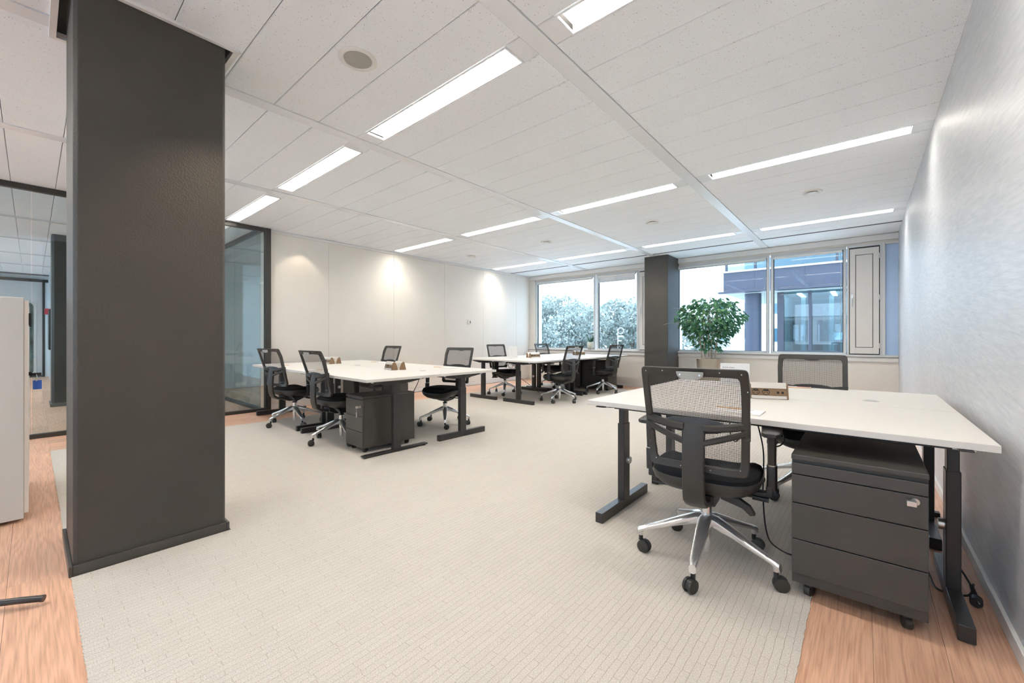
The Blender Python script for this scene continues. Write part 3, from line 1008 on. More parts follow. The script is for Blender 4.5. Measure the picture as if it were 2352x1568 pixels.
    outer, inner = [], []
    for i in range(N_):
        a = 2 * PI * i / N_ + 0.001
        c, d = math.cos(a), math.sin(a)
        e = 0.075
        u = math.copysign(abs(c) ** e, c); w = math.copysign(abs(d) ** e, d)
        z = zc + w * hz
        x = u * hwid(z)
        outer.append((x, z))
        zi = zc - 0.002 + w * (hz - 0.033)
        xi = u * (hwid(z) - 0.030)
        if w > 0.2:
            zi -= 0.018 * math.exp(-(xi / 0.075) ** 4)
        inner.append((xi, zi))
    def bow(x):     # the back is hollow: sides come forward
        return 0.030 * (abs(x) / 0.21) ** 2 - 0.012
    th = 0.022
    P3 = lambda x, z, dy: (x, yb(z) + bow(x) + dy, z)
    rg = [[P3(x, z, 0) for x, z in outer], [P3(x * 1.0, z, -th) for x, z in outer], [P3(x, z, -th) for x, z in inner], [P3(x, z, 0) for x, z in inner], [P3(x, z, 0) for x, z in outer]]
    b = B().rings(rg, cap=False)
    b.build('back_frame', 'plastic', t, smooth=True, bevel=0.004)
    # net
    b = B(); nx, nz = 12, 18
    vs, uvs, fs = [], [], []
    for j in range(nz + 1):
        z = 0.513 + (0.928 - 0.513) * j / nz
        for i in range(nx + 1):
            h = hwid(z) - 0.022
            x = -h + 2 * h * i / nx
            vs.append(P3(x, z, -0.009)); uvs.append((x + 1, z))
    for j in range(nz):
        for i in range(nx):
            k = j * (nx + 1) + i
            fs.append((k, k + 1, k + nx + 2, k + nx + 1))
    b.add(vs, fs); b.uv = uvs
    b.build('back_net', 'net', t, smooth=True)
    # lumbar pad
    rg = []
    for j in range(7):
        x = -0.135 + 0.27 * j / 6
        hh = 0.030 * math.sqrt(max(0.02, 1 - (x / 0.14) ** 2)) + 0.004
        rg.append([(x, yb(0.70) + bow(x) - 0.030 + 0.008 * math.cos(a), 0.702 + hh * math.sin(a)) for a in [2 * PI * i / 10 for i in range(10)]])
    B().rings(rg).build('lumbar_pad', 'plastic2', t, smooth=True)
    # spine
    path = [(-0.300, 0.712, .0455), (-0.306, 0.66, .045), (-0.312, 0.58, .044), (-0.314, 0.50, .044), (-0.308, 0.43, .044), (-0.290, 0.375, .045), (-0.24, 0.340, .046), (-0.16, 0.326, .046)]
    rg = []
    for i, (yy, z, w) in enumerate(path):
        p0 = path[max(0, i - 1)]; p1 = path[min(len(path) - 1, i + 1)]
        d = Vector((p1[0] - p0[0], p1[1] - p0[1])).normalized()
        nrm = Vector((d.y, -d.x))      # outward (backwards / down)
        q0 = Vector((yy, z)); q1 = q0 - nrm * -0.026
        o_ = q0 + nrm * 0.004; in_ = q0 - nrm * 0.022
        rg.append([(-w, q0.x, q0.y), (-w * .55, o_.x, o_.y), (w * .55, o_.x, o_.y), (w, q0.x, q0.y), (w, in_.x, in_.y), (-w, in_.x, in_.y)])
    B().rings(rg).build('back_spine', 'plastic', t, smooth=True, bevel=0.004)
    # Y bands from spine to frame
    b = B()
    for s in (-1, 1):
        up, lo, en = [], [], []
        for i in range(7):
            u = i / 6
            x = s * (0.040 + (0.200 - 0.040) * u)
            yy = -0.304 + (yb(0.72) + bow(x) - th - 0.006 + 0.304) * u ** 1.6
            zt = 0.712 + 0.020 * u ** 1.5; zbm = zt - 0.032
            up.append([(x, yy, zt), (x, yy - 0.007, zt - 0.008), (x, yy - 0.007, zbm + 0.006), (x, yy, zbm), (x, yy + 0.012, zbm), (x, yy + 0.012, zt)])
            x2 = s * (0.040 + (0.192 - 0.040) * u)
            zt2 = 0.645 + 0.052 * u; zb2 = zt2 - 0.026
            lo.append([(x2, yy, zt2), (x2, yy - 0.006, zt2 - 0.007), (x2, yy - 0.006, zb2 + 0.006), (x2, yy, zb2), (x2, yy + 0.012, zb2), (x2, yy + 0.012, zt2)])
        if s > 0:
            up = [list(reversed(r)) for r in up]; lo = [list(reversed(r)) for r in lo]
        b.rings(up); b.rings(lo)
        xe = s * 0.196; ye = yb(0.70) + bow(0.2) - th - 0.002
        b.box(min(xe - .012, xe + .012), max(xe - .012, xe + .012), ye - 0.008, ye + 0.006, 0.655, 0.733)
    b.build('back_bracket', 'plastic', t, smooth=True)
    # badge
    pl = [(-0.052, 0), (0.052, 0)] + [(0.052 * math.cos(R(a)), -0.008 - 0.026 * math.sin(R(a)) ** 0.7 if a else -0.008) for a in (0, 20, 45, 70, 90, 110, 135, 160, 180)]
    pl = list(reversed(pl))
    b = B().prism([(p, q) for p, q in pl], 0, 0.006, lambda p, q, h: (p, yb(0.935 + q) + bow(p) - th + 0.002 - h, 0.935 + q))
    bd = b.build('badge', 'badge', t, bevel=0.0015)
    for s in (-1, 1):
        x = s * 0.038; z = 0.922
        yy = yb(z) + bow(x) - th - 0.0045
        B().tube([(x, yy, z), (x, yy - 0.0015, z)], 0.004, 10).build('screw', 'steel', bd)
    # frame screws
    sc = None
    for x, z in ((-.17, .525), (-.06, .512), (.06, .512), (.17, .525), (-.198, .60), (.198, .60), (-.203, .86), (.203, .86), (-.185, .93), (.185, .93), (-.11, .935), (.11, .935)):
        yy = yb(z) + bow(x) - th
        if sc is None:
            sc = B().tube([(0, 0.001, 0), (0, -0.0015, 0)], 0.0026, 8).build('screw', 'badge', t)
            sc.location = (x, yy, z)
        else:
            share('screw', sc, t, (x, yy, z))
    # armrests
    for s in (-1, 1):
        b = B()
        rg = []
        for (yy, w, h0, h1) in ((-0.105, 0.020, 0.648, 0.664), (-0.085, 0.036, 0.642, 0.668), (0.0, 0.040, 0.641, 0.669), (0.08, 0.037, 0.642, 0.668), (0.112, 0.024, 0.647, 0.664)):
            cx = s * 0.268; zc_ = (h0 + h1) / 2; hh = (h1 - h0) / 2
            rg.append([(cx + w * math.copysign(abs(math.cos(a)) ** .6, math.cos(a)), yy, zc_ + hh * math.copysign(abs(math.sin(a)) ** .6, math.sin(a))) for a in [2 * PI * i / 12 for i in range(12)]])
        rg = rg[::-1]
        b.rings(rg)
        b.build('arm_pad', 'plastic2', t, smooth=True)
        b = B()
        def sect(cx, cy, z, w, d):
            return [(cx + w * math.copysign(abs(math.cos(a)) ** .7, math.cos(a)), cy + d * math.copysign(abs(math.sin(a)) ** .7, math.sin(a)), z) for a in [2 * PI * i / 12 for i in range(12)]]
        b.rings([sect(s * 0.268, 0.005, 0.505, 0.0165, 0.026), sect(s * 0.268, 0.0, 0.645, 0.019, 0.032)])
        up = b.build('arm_upright', 'plastic', t, smooth=True)
        b = B()
        b.rings([sect(s * 0.268, 0.012, 0.395, 0.021, 0.026), sect(s * 0.268, 0.007, 0.500, 0.021, 0.030), sect(s * 0.268, 0.007, 0.505, 0.019, 0.028)])
        b.build('sleeve', 'plastic2', up, smooth=True)
        B().rings([sect(s * 0.268, 0.007, 0.503, 0.0185, 0.0285), sect(s * 0.268, 0.006, 0.509, 0.0185, 0.0285)]).build('ring', 'steel', up, smooth=True)
        b = B()
        b.box(min(s * 0.10, s * 0.262), max(s * 0.10, s * 0.262), -0.014, 0.034, 0.360, 0.380)
        b.box(min(s * 0.245, s * 0.275), max(s * 0.245, s * 0.275), -0.016, 0.036, 0.362, 0.410)
        b.build('arm_bracket', 'plastic2', t, bevel=0.006)
    return t


chair = make_chair(); index_kids(chair)
GRP = 'black net-back office chairs at the desks'
chair.location = (-0.580, 2.125, 0); chair.rotation_euler = (0, 0, R(5.5))
chair['label'] = 'large black net-back office chair seen from behind, nearest the camera at the near right desk'
chair['group'] = GRP
chair_spots = [
    (-0.275, 3.455, 184, 'black office chair facing the camera behind the right desk pair, near the plaster wall'),
    (-5.44, 2.15, 12, 'leftmost black office chair, nearest the glass partition, at the left desks'),
    (-4.18, 2.12, 4, 'black office chair beside the three-drawer pedestal at the left desks'),
    (-5.72, 3.43, 182, 'black office chair at the far side of the left desks, closer to the cream wall'),
    (-3.962, 3.345, 194, 'black office chair at the far right corner of the left desks, facing left'),
    (-5.25, 5.92, -105, 'black office chair at the far desks beside the white menu card'),
    (-5.24, 7.47, -98, 'black office chair at the far desks nearest the left window corner'),
    (-3.93, 5.83, 83, 'left of two chairs seen from behind at the far desks'),
    (-3.90, 7.30, 80, 'black office chair at the far desks closest to the rear dark column'),
]
for (x, y, a, lab) in chair_spots:
    dup(chair, (x, y, 0), R(a), lab, GRP)

# ------------------------------------------------------------------ desks
DZ = 0.7076
def make_desk(w, d, leg_off, flat_right=False, seed=0):
    """sit-stand desk, origin on the floor at its middle; legs set off by leg_off in y"""
    t = thing('office_desk', '', 'desk')
    bx(-w / 2, w / 2, -d / 2, d / 2, DZ - 0.026, DZ).build('tabletop', 'desk', t, bevel=0.002)
    for yy in (-0.10, 0.10):
        bx(-w / 2 + 0.07, w / 2 - 0.07, yy + leg_off - 0.012, yy + leg_off + 0.012, DZ - 0.072, DZ - 0.034).build('frame_rail', 'black', t, bevel=0.002)
    for s in (-1, 1):
        x = s * (w / 2 - 0.080)
        ft = flat_right and s > 0
        lg = bx(x - 0.022, x + 0.022, leg_off - 0.041, leg_off + 0.041, 0.06 if not ft else 0.02, 0.535 if not ft else 0.545)
        leg = lg.build('leg', 'black', t, bevel=0.003)
        bx(x - 0.018, x + 0.018, leg_off - 0.035, leg_off + 0.035, 0.53, DZ - 0.030).build('inner_post', 'black', leg, bevel=0.003)
        if ft:
            fb = bx(x - 0.030, x + 0.030, leg_off - 0.34, leg_off + 0.34, 0.014, 0.026)
            for q in (-0.31, 0.31):
                fb.tube([(x, leg_off + q, 0.0), (x, leg_off + q, 0.016)], 0.022, 12)
            fb.build('foot', 'black', leg)
        else:
            bx(x - 0.023, x + 0.023, leg_off - 0.325, leg_off + 0.325, 0.004, 0.062).build('foot', 'black', leg, bevel=0.003)
            B().tube([(x - s * 0.022, leg_off + 0.01, 0.30), (x - s * 0.040, leg_off + 0.01, 0.30)], 0.022, 16).build('height_knob', 'steel', leg, smooth=True)
        # arm under the top, thinner towards its ends
        ar = B()
        y0, y1 = leg_off - 0.33, min(leg_off + 0.33, d / 2 - 0.02)
        ar.prism([(y0, DZ - 0.034), (y0, DZ - 0.028), (y1, DZ - 0.028), (y1, DZ - 0.034), (leg_off + 0.07, DZ - 0.070), (leg_off - 0.07, DZ - 0.070)], -0.018, 0.018, lambda p, q, h: (x + h, p, q))
        ar.build('support_arm', 'black', t, bevel=0.002)
        for q in (-0.26, 0.26):
            if abs(leg_off + q) < d / 2 - 0.05:
                bx(x - 0.03, x + 0.03, leg_off + q - 0.012, leg_off + q + 0.012, DZ - 0.040, DZ - 0.0262).build('clamp', 'steel', t)
    # wire tray for cables near the rear edge
    return t


def cable_tray(parent, w, y, z=DZ - 0.10):
    b = B()
    for q in (-0.06, -0.03, 0.0, 0.03, 0.06):
        b.tube([(-w / 2, y + q, z - 0.0), (w / 2, y + q, z)], 0.0025, 5)
    n = int(w / 0.05)
    for k in range(n + 1):
        x = -w / 2 + w * k / n
        b.tube([(x, y - 0.065, z + 0.05), (x, y - 0.06, z), (x, y + 0.06, z), (x, y + 0.065, z + 0.05)], 0.002, 4)
    return b.build('cable_tray', 'trim_white', parent)


GD = 'white office desks on black T-legs'
# right pair
dA = make_desk(1.600, 0.828, -0.09)
cable_tray(dA, 0.9, 0.30); index_kids(dA)
dA.location = (-0.446, 2.549, 0); dA['label'] = 'white desk on black T-legs nearest the camera, beside the brushed plaster wall'; dA['group'] = GD
dup(dA, (-0.446, 3.382, 0), 0, 'white desk directly behind the near right desk, beside the plaster wall', GD)
# left block of four
LR = R(-1.7)
LC = Vector((-4.853, 2.755, 0))
def Lp(x, y, z=0.0):
    return (LC.x + x * math.cos(LR) - y * math.sin(LR), LC.y + x * math.sin(LR) + y * math.cos(LR), z)
dB = make_desk(1.578, 0.808, -0.05); cable_tray(dB, 0.9, 0.25); index_kids(dB)
dC = make_desk(1.578, 0.808, -0.06, flat_right=True); cable_tray(dC, 0.9, 0.25)
dB.location = Lp(-0.790, -0.405); dB.rotation_euler.z = LR; dB['label'] = 'white desk of the left block nearest the glass partition, near side'; dB['group'] = GD
dC.location = Lp(0.790, -0.405); dC.rotation_euler.z = LR; dC['label'] = 'white desk of the left block above the three-drawer pedestal, with a flat black foot'; dC['group'] = GD
dup(dB, Lp(-0.790, 0.405), LR, 'white desk of the left block on the side of the cream wall, left half', GD)
dup(dB, Lp(0.790, 0.405), LR, 'white desk of the left block with the rightmost corner and black T-leg', GD)
# far block of four, desks along Y
FC = (-4.705, 6.74)
FR = R(-1.2)
def Fp(x, y, z=0.0):
    return (FC[0] + x * math.cos(FR) - y * math.sin(FR), FC[1] + x * math.sin(FR) + y * math.cos(FR), z)
dD = make_desk(1.60, 0.822, 0.0); cable_tray(dD, 0.9, 0.30); index_kids(dD)
lab = ['white desk of the far block nearest the camera, open side', 'white desk of the far block nearest the windows, open side',
       'white desk of the far block nearest the camera, on the cream wall side', 'white desk of the far block by the windows, on the cream wall side']
for k, (x, y, a) in enumerate(((0.412, -0.801, 90), (0.412, 0.801, 90), (-0.412, -0.801, -90), (-0.412, 0.801, -90))):
    if k == 0:
        dD.location = Fp(x, y); dD.rotation_euler.z = R(a) + FR; dD['label'] = lab[0]; dD['group'] = GD
    else:
        dup(dD, Fp(x, y), R(a) + FR, lab[k], GD)

# grommets
def grommet(p, label, first=[None]):
    if first[0] is None:
        t = thing('cable_grommet', label, 'grommet', (p[0], p[1], DZ), group='round desk grommets')
        B().lathe([(0.0385, 0.0), (0.040, 0.0015), (0.038, 0.003), (0.030, 0.002), (0.030, 0.0)], 28).build('rim', 'steel', t, smooth=True)
        B().lathe([(0.0005, 0.0), (0.030, 0.0), (0.030, 0.0012), (0.0005, 0.0014)], 24).build('cap', 'badge', t, smooth=True)
        index_kids(t); first[0] = t; return t
    return dup(first[0], (p[0], p[1], DZ), 0, label, 'round desk grommets')
grommet((0.030, 3.185), 'round silver cable grommet set in the right desk pair')
grommet(Lp(-0.35, 0.10), 'grommet left of centre on the left desk block')
grommet(Lp(1.10, 0.12), 'grommet near the right end of the left desk block')
grommet(Fp(-0.10, -1.15), 'grommet on the far desk block near the white menu card')
grommet(Fp(0.12, 0.25), 'grommet in the middle of the far desk block')

# ------------------------------------------------------------------ pedestals
def make_ped(w, d, z0, z1, rows, lock_z, key=False):
    """drawer pedestal; drawers on -Y, origin floor centre"""
    t = thing('drawer_pedestal', '', 'drawer unit')
    b = bx(-w / 2, w / 2, -d / 2 + 0.018, d / 2, z0, z1 - 0.022)
    b.build('body', 'ped', t, bevel=0.002)
    bx(-w / 2 - 0.001, w / 2 + 0.001, -d / 2, d / 2 + 0.001, z1 - 0.020, z1).build('top', 'ped', t, bevel=0.003)
    z = z1 - 0.034
    for i, h in enumerate(rows):
        dr = bx(-w / 2 + 0.001, w / 2 - 0.012 * 0 - 0.001, -d / 2, -d / 2 + 0.018, z - h + 0.0035, z).build('drawer', 'ped', t, bevel=0.0022)
        z -= h
        if i == 0:
            dr0 = dr
    lx = w / 2 - 0.035
    b = B().tube([(lx, -d / 2 + 0.001, lock_z), (lx, -d / 2 - 0.004, lock_z)], 0.012, 18)
    b.build('lock', 'steel', dr0, smooth=True)
    b = B()
    b.tube([(lx, -d / 2 - 0.004, lock_z), (lx - .004, -d / 2 - 0.020, lock_z - .001)], 0.0035, 8)
    b.box(lx - 0.024, lx + 0.002, -d / 2 - 0.036, -d / 2 - 0.016, lock_z - 0.010, lock_z + 0.008)
    b.build('key', 'steel', dr0, bevel=0.002)
    if key:
        b = B().tube([(lx - .02, -d / 2 - 0.030, lock_z - 0.006), (lx - .028, -d / 2 - .026, lock_z - 0.03), (lx - .03, -d / 2 - 0.022, lock_z - 0.05)], 0.002, 6)
        b.box(lx - 0.036, lx - 0.022, -d / 2 - 0.026, -d / 2 - 0.020, lock_z - 0.098, lock_z - 0.05)
        b.build('spare_key', 'steel', dr0)
    cs = None
    for sx in (-1, 1):
        for sy in (-1, 1):
            p = (sx * (w / 2 - 0.055), sy * (d / 2 - 0.055), 0)
            if cs is None:
                b = bx(-0.018, 0.018, -0.018, 0.018, z0 - 0.012, z0)
                b.tube([(0, -0.011, 0.0235), (0, 0.011, 0.0235)], 0.0235, 16)
                b.tube([(0, 0, 0.03), (0, 0, z0)], 0.008, 8)
                cs = b.build('castor', 'wheel', t, smooth=True); cs.location = p; cs.rotation_euler.z = R(70)
            else:
                share('castor', cs, t, p, (0, 0, R(70 + 40 * sx)))
    index_kids(t)
    return t
pR = make_ped(0.404, 0.585, 0.058, 0.592, [0.048, 0.118, 0.150, 0.142], 0.488)
pR.location = (-0.028, 2.055 + 0.2925, 0); pR['label'] = 'large anthracite four-drawer pedestal with key, under the near right desk'
pL = make_ped(0.325, 0.565, 0.050, 0.530, [0.155, 0.142, 0.147], 0.435, True)
pL.location = (-3.665, 1.985 + 0.2825, 0); pL.rotation_euler.z = R(-1.7); pL['label'] = 'dark three-drawer pedestal with hanging keys under the left desks'
pF = make_ped(0.40, 0.60, 0.050, 0.610, [0.07, 0.155, 0.155, 0.142], 0.52)
pF.location = (-4.25, 7.80, 0); pF.rotation_euler.z = R(90); pF['label'] = 'dark four-drawer pedestal under the far desks with its drawers facing the rear column'
pG = make_ped(0.42, 0.60, 0.050, 0.610, [0.07, 0.155, 0.155, 0.142], 0.33)
pG.location = (-4.78, 7.86, 0); pG.rotation_euler.z = R(0); pG['label'] = 'black pedestal with round lock under far desks, left of the one facing the column'
for p in (pR, pL, pF, pG):
    p['group'] = 'dark drawer pedestals'
t = thing('low_cabinet', 'low dark cabinet against the cream wall behind the left desks', 'cabinet', (-6.56, 3.98, 0))
bx(-0.2, 0.18, -0.52, 0.52, 0.03, 0.60).build('body', 'ped', t, bevel=0.003)
for q in (-0.26, 0.26):
    bx(0.181, 0.197, q - 0.257, q + 0.257, 0.04, 0.585).build('door', 'ped', t, bevel=0.002)

# ------------------------------------------------------------------ socket blocks
def make_sockets():
    """wedge shaped desk power block, faces -Y, origin under its middle"""
    t = thing('socket_block', '', 'power socket')
    L_ = 0.205
    prof = [(-0.040, 0.0), (-0.022, 0.062), (-0.008, 0.074), (0.014, 0.060), (0.030, 0.025), (0.034, 0.0)]
    B().prism(prof, -L_ / 2 + 0.010, L_ / 2 - 0.010, lambda p, q, h: (h, p, q)).build('body', 'socket_brown', t, bevel=0.002)
    for s in (-1, 1):
        a, b_ = sorted((s * L_ / 2, s * (L_ / 2 - 0.010)))
        B().prism([(p * 1.06, q * 1.03) for p, q in prof], a, b_, lambda p, q, h: (h, p, q)).build('end_cap', 'socket_brown', t, bevel=0.002)
    # points along the sloping front: parameter s from 0 (foot) to 1 (top)
    nx_, nz_ = -0.960, -0.279 * -1
    def fr(x, s, o):
        p = -0.040 + 0.018 * s; q = 0.062 * s
        return (x, p - 0.960 * o, q + 0.279 * o)
    def plate(x0, x1, s0, s1, o0, o1, name, mat, par=None):
        b = B()
        vs = [fr(x0, s0, o0), fr(x1, s0, o0), fr(x1, s1, o0), fr(x0, s1, o0), fr(x0, s0, o1), fr(x1, s0, o1), fr(x1, s1, o1), fr(x0, s1, o1)]
        b.add(vs, [(0, 3, 2, 1), (4, 5, 6, 7), (0, 1, 5, 4), (1, 2, 6, 5), (2, 3, 7, 6), (3, 0, 4, 7)])
        return b.build(name, mat, par or t, bevel=0.0006)
    plate(-0.092, 0.092, 0.02, 0.24, 0.0, 0.004, 'lower_strip', 'socket_metal')
    plate(-0.092, 0.092, 0.80, 1.10, 0.0, 0.004, 'upper_strip', 'socket_metal')
    B().prism([(-0.0225, 0.0655), (-0.009, 0.0775), (0.0155, 0.0625), (0.0315, 0.026), (0.0355, 0.001), (0.033, 0.001), (0.029, 0.025), (0.013, 0.059), (-0.009, 0.0735)], -0.094, 0.094, lambda p, q, h: (h, p, q)).build('cover', 'socket_metal', t)
    for cx in (-0.068, -0.014):
        pl = plate(cx - 0.023, cx + 0.023, 0.27, 0.77, 0.0, 0.002, 'socket', 'socket_brown')
        for nm, rad, o0, o1, mt in (('rim', 0.0195, 0.0, 0.0034, 'hole'), ('face', 0.0165, 0.0, 0.0038, 'socket_brown')):
            b = B(); n = 20
            r0 = [fr(cx + rad * math.cos(2 * PI * k / n), 0.52 + rad * 0.80 * math.sin(2 * PI * k / n) / 0.0646, o0) for k in range(n)]
            r1 = [fr(cx + rad * math.cos(2 * PI * k / n), 0.52 + rad * 0.80 * math.sin(2 * PI * k / n) / 0.0646, o1) for k in range(n)]
            b.rings([r0, r1]); b.build(nm, mt, pl)
        b = B()
        for dx in (-0.0075, 0.0075):
            vs = [fr(cx + dx + 0.003 * math.cos(R(60 * k)), 0.47 + 0.04 * math.sin(R(60 * k)), 0.0042) for k in range(6)]
            b.add(vs, [tuple(range(6))])
        b.add([fr(cx - 0.013, 0.58, 0.0042), fr(cx + 0.013, 0.58, 0.0042), fr(cx + 0.010, 0.69, 0.0042), fr(cx - 0.010, 0.69, 0.0042)], [(0, 1, 2, 3)])
        b.build('pin_hole', 'hole', pl)
    pl = plate(0.036, 0.086, 0.27, 0.77, 0.0, 0.002, 'data_plate', 'socket_brown')
    b = B()
    for cx in (0.048, 0.072):
        b.add([fr(cx - 0.006, 0.42, 0.0024), fr(cx + 0.006, 0.42, 0.0024), fr(cx + 0.006, 0.58, 0.0024), fr(cx - 0.006, 0.58, 0.0024)], [(0, 1, 2, 3)])
    b.build('data_port', 'hole', pl)
    return t
sk = make_sockets(); index_kids(sk)
GS = 'desk socket blocks'
sk.location = (-0.448, 2.915, DZ); sk.rotation_euler.z = R(20); sk.scale = (1, 1, 1.25); sk['label'] = 'bronze and aluminium socket block facing the camera on the right desks'; sk['group'] = GS
def pair(p, a, lab1, lab2, off=0.048):
    for s, l in ((-1, lab1), (1, lab2)):
        q = Vector((0, s * off, 0)); q.rotate(Matrix.Rotation(a, 3, 'Z'))
        dup(sk, (p[0] + q.x, p[1] + q.y, DZ), a + (0 if s < 0 else PI), l, GS)
pair(Lp(-0.96, 0.02), LR + R(6), 'left socket block pair on the left desks, half facing the near chairs', 'left socket block pair on the left desks, half facing the cream wall')
pair(Lp(0.70, 0.02), LR + R(-8), 'right socket block pair on the left desks, half facing the near chairs', 'right socket block pair on the left desks, half facing the cream wall')
pair(Fp(0.0, -0.62), FR + R(70), 'socket block on the far desks beside the menu card, half facing the cream wall', 'socket block on the far desks beside the menu card, half facing the camera side')
pair(Fp(0.0, 0.95), FR + R(70), 'socket block at the window end of the far desks, half facing the cream wall', 'socket block at the window end of the far desks, half facing the rear column')

# ------------------------------------------------------------------ notepads, pencils, cards
def notepad(p, a, label, red=False, w=0.21, l=0.148):
    t = thing('notepad', label, 'notepad', (p[0], p[1], DZ), a, 'notepads on the desks')
    bx(-w / 2, w / 2, -l / 2, l / 2, 0.0002, 0.005).build('page_block', 'paper', t)
    bx(-w / 2 + .001, w / 2 - .001, -l / 2 + .001, l / 2 - .001, 0.005, 0.0056).build('top_sheet', 'paper', t)
    if red:
        bx(0.02, w / 2 - 0.006, -l / 2 + 0.02, l / 2 - 0.01, 0.0056, 0.006).build('red_print', 'paper_red', t)
    else:
        bx(w / 2 - 0.05, w / 2 - 0.035, -l / 2 + 0.02, -l / 2 + 0.026, 0.0056, 0.0059).build('small_print', 'ink', t)
    return t
def pencil(p, a, label, z=0.0):
    t = thing('pencil', label, 'pencil', (p[0], p[1], DZ + z + 0.0036), a, 'pencils on the desks')
    B().tube([(-0.085, 0, 0), (0.072, 0, 0)], 0.0036, 6).build('shaft', 'pencil', t)
    B().tube([(0.072, 0, 0), (0.088, 0, 0)], [0.0036, 0.0006], 6).build('point', 'paper', t)
notepad((-0.475, 2.285), R(0), 'white notepad near the front edge of the right desk, half hidden by the chair')
pencil((-0.50, 2.325), R(-4), 'wooden pencil lying on the notepad beside the near chair', 0.0056)
notepad((-0.405, 3.735), R(8), 'notepad with a dark red print at the back edge of the right desk pair', True)
pencil((-0.36, 3.650), R(8), 'wooden pencil in front of the red-printed notepad')
notepad(Lp(-0.98, -0.67), LR + R(8), 'notepad on the left desks in front of the chair by the glass partition')
pencil(Lp(-0.92, -0.62), LR + R(30), 'pencil on the notepad in front of the chair by the glass', 0.0056)
notepad(Lp(0.10, -0.68), LR + R(6), 'notepad on the left desks in front of the chair by the pedestal')
pencil(Lp(0.20, -0.60), LR + R(35), 'pencil on the notepad in front of the chair by the pedestal', 0.0056)
notepad(Lp(-0.62, 0.66), LR + R(5), 'notepad in front of the chair nearest the cream wall on the left desks')
pencil(Lp(-0.78, 0.60), LR + R(10), 'pencil beside the notepad nearest the cream wall')
notepad(Lp(0.96, 0.62), LR + R(3), 'notepad in front of the rightmost chair of the left desks')
pencil(Lp(0.80, 0.58), LR + R(10), 'pencil beside the notepad of the rightmost chair of the left desks')
notepad(Fp(0.64, -0.98), FR + R(88), 'notepad on the far desks in front of the left chair seen from behind')
notepad(Fp(0.62, 0.55), FR + R(88), 'notepad on the far desks in front of the chair closest to the rear column')
notepad(Fp(-0.60, -0.86), FR + R(-88), 'notepad on the far desks in front of the chair beside the menu card')
notepad(Fp(-0.58, 0.62), FR + R(-88), 'notepad on the far desks by the left window corner')


def card(p, a, w, h, label, lean=12):
    t = thing('menu_card', label, 'card', (p[0], p[1], DZ), a)
    s = math.tan(R(lean))
    def q(x, z, o):
        return (x, s * z + o, z + 0.0005)
    b = B(); b.add([q(-w / 2, 0, 0), q(w / 2, 0, 0), q(w / 2, h, 0), q(-w / 2, h, 0), q(-w / 2, 0, .003), q(w / 2, 0, .003), q(w / 2, h, .003), q(-w / 2, h, .003)],
                   [(0, 1, 2, 3), (7, 6, 5, 4), (0, 4, 5, 1), (1, 5, 6, 2), (2, 6, 7, 3), (3, 7, 4, 0)])
    b.build('sheet', 'paper', t)
    b = B(); b.add([(-w / 2, 0.004, 0.0005), (w / 2, 0.004, 0.0005), (w / 2, 0.07, 0.0005), (-w / 2, 0.07, 0.0005), (-w / 2, 0.004, .0035), (w / 2, 0.004, .0035), (w / 2, 0.07, .0035), (-w / 2, 0.07, .0035)],
                   [(0, 3, 2, 1), (4, 5, 6, 7), (0, 1, 5, 4), (1, 2, 6, 5), (2, 3, 7, 6), (3, 0, 4, 7)])
    b.build('base_flap', 'paper', t)
    return t, q
t, q = card((-0.775, 3.60), R(10), 0.205, 0.165, 'white standing card on the right desks, behind the near chair')
b = B()       # one short line of small grey lettering, too small to read in the photograph
for k, (x0, x1) in enumerate(((-0.085, -0.078), (-0.072, -0.064), (-0.058, -0.050), (-0.045, -0.041), (-0.036, -0.028), (-0.023, -0.015), (-0.010, -0.003))):
    b.add([q(x0, 0.128, -0.0004), q(x1, 0.128, -0.0004), q(x1, 0.134, -0.0004), q(x0, 0.134, -0.0004)], [(0, 1, 2, 3)])
b.build('lettering', 'ink', t)
t, q = card(Fp(-0.28, -0.86), FR + R(58), 0.155, 0.215, 'white standing menu card with faint text on the far desks')
b = B()
for k in range(9):
    z = 0.19 - 0.017 * k
    b.add([q(-0.055, z, -0.0004), q(-0.055 + 0.03 + 0.06 * random.random(), z, -0.0004), q(-0.02, z + 0.003, -0.0004), q(-0.055, z + 0.003, -0.0004)], [(0, 1, 2, 3)])
b.build('lettering', 'frame_grey', t)

# ------------------------------------------------------------------ white cabinet at left, tube foot
t = thing('filing_cabinet', 'white steel cabinet at the left edge with a blue key tag', 'cabinet', (-3.73, -0.012, 0))
bx(-1.00, 0.0, -0.44, -0.018, 0.02, 1.31).build('body', 'white_steel', t, bevel=0.003)
for k in range(2):
    d = bx(-1.0 + 0.5 * k + 0.002, -0.5 + 0.5 * k - 0.004, -0.018, 0.0, 0.05, 1.295).build('door', 'cream_steel', t, bevel=0.002)
    if k == 1:
        b = B().tube([(-0.06, 0.0, 0.86), (-0.06, 0.012, 0.86)], 0.012, 12)
        b.box(-0.075, -0.055, 0.006, 0.050, 0.846, 0.864)
        b.build('lock', 'screen', d)
        b = B().tube([(-0.05, 0.03, 0.855), (-0.045, 0.034, 0.83), (-0.05, 0.03, 0.815)], 0.002, 6)
        b.build('key_ring', 'steel', d)
        bx(-0.058, -0.052, 0.016, 0.052, 0.765, 0.820).build('key_tag', 'blue_tag', d, bevel=0.006)
    bx(-0.53 + 0.5 * k - 0.0, -0.515 + 0.5 * k, 0.0, 0.010, 1.15, 1.22).build('handle', 'screen', d)
t = thing('tube_foot', 'end of a curved black metal tube foot on the wooden floor at lower left', 'furniture foot', (-2.515, -0.03, 0))
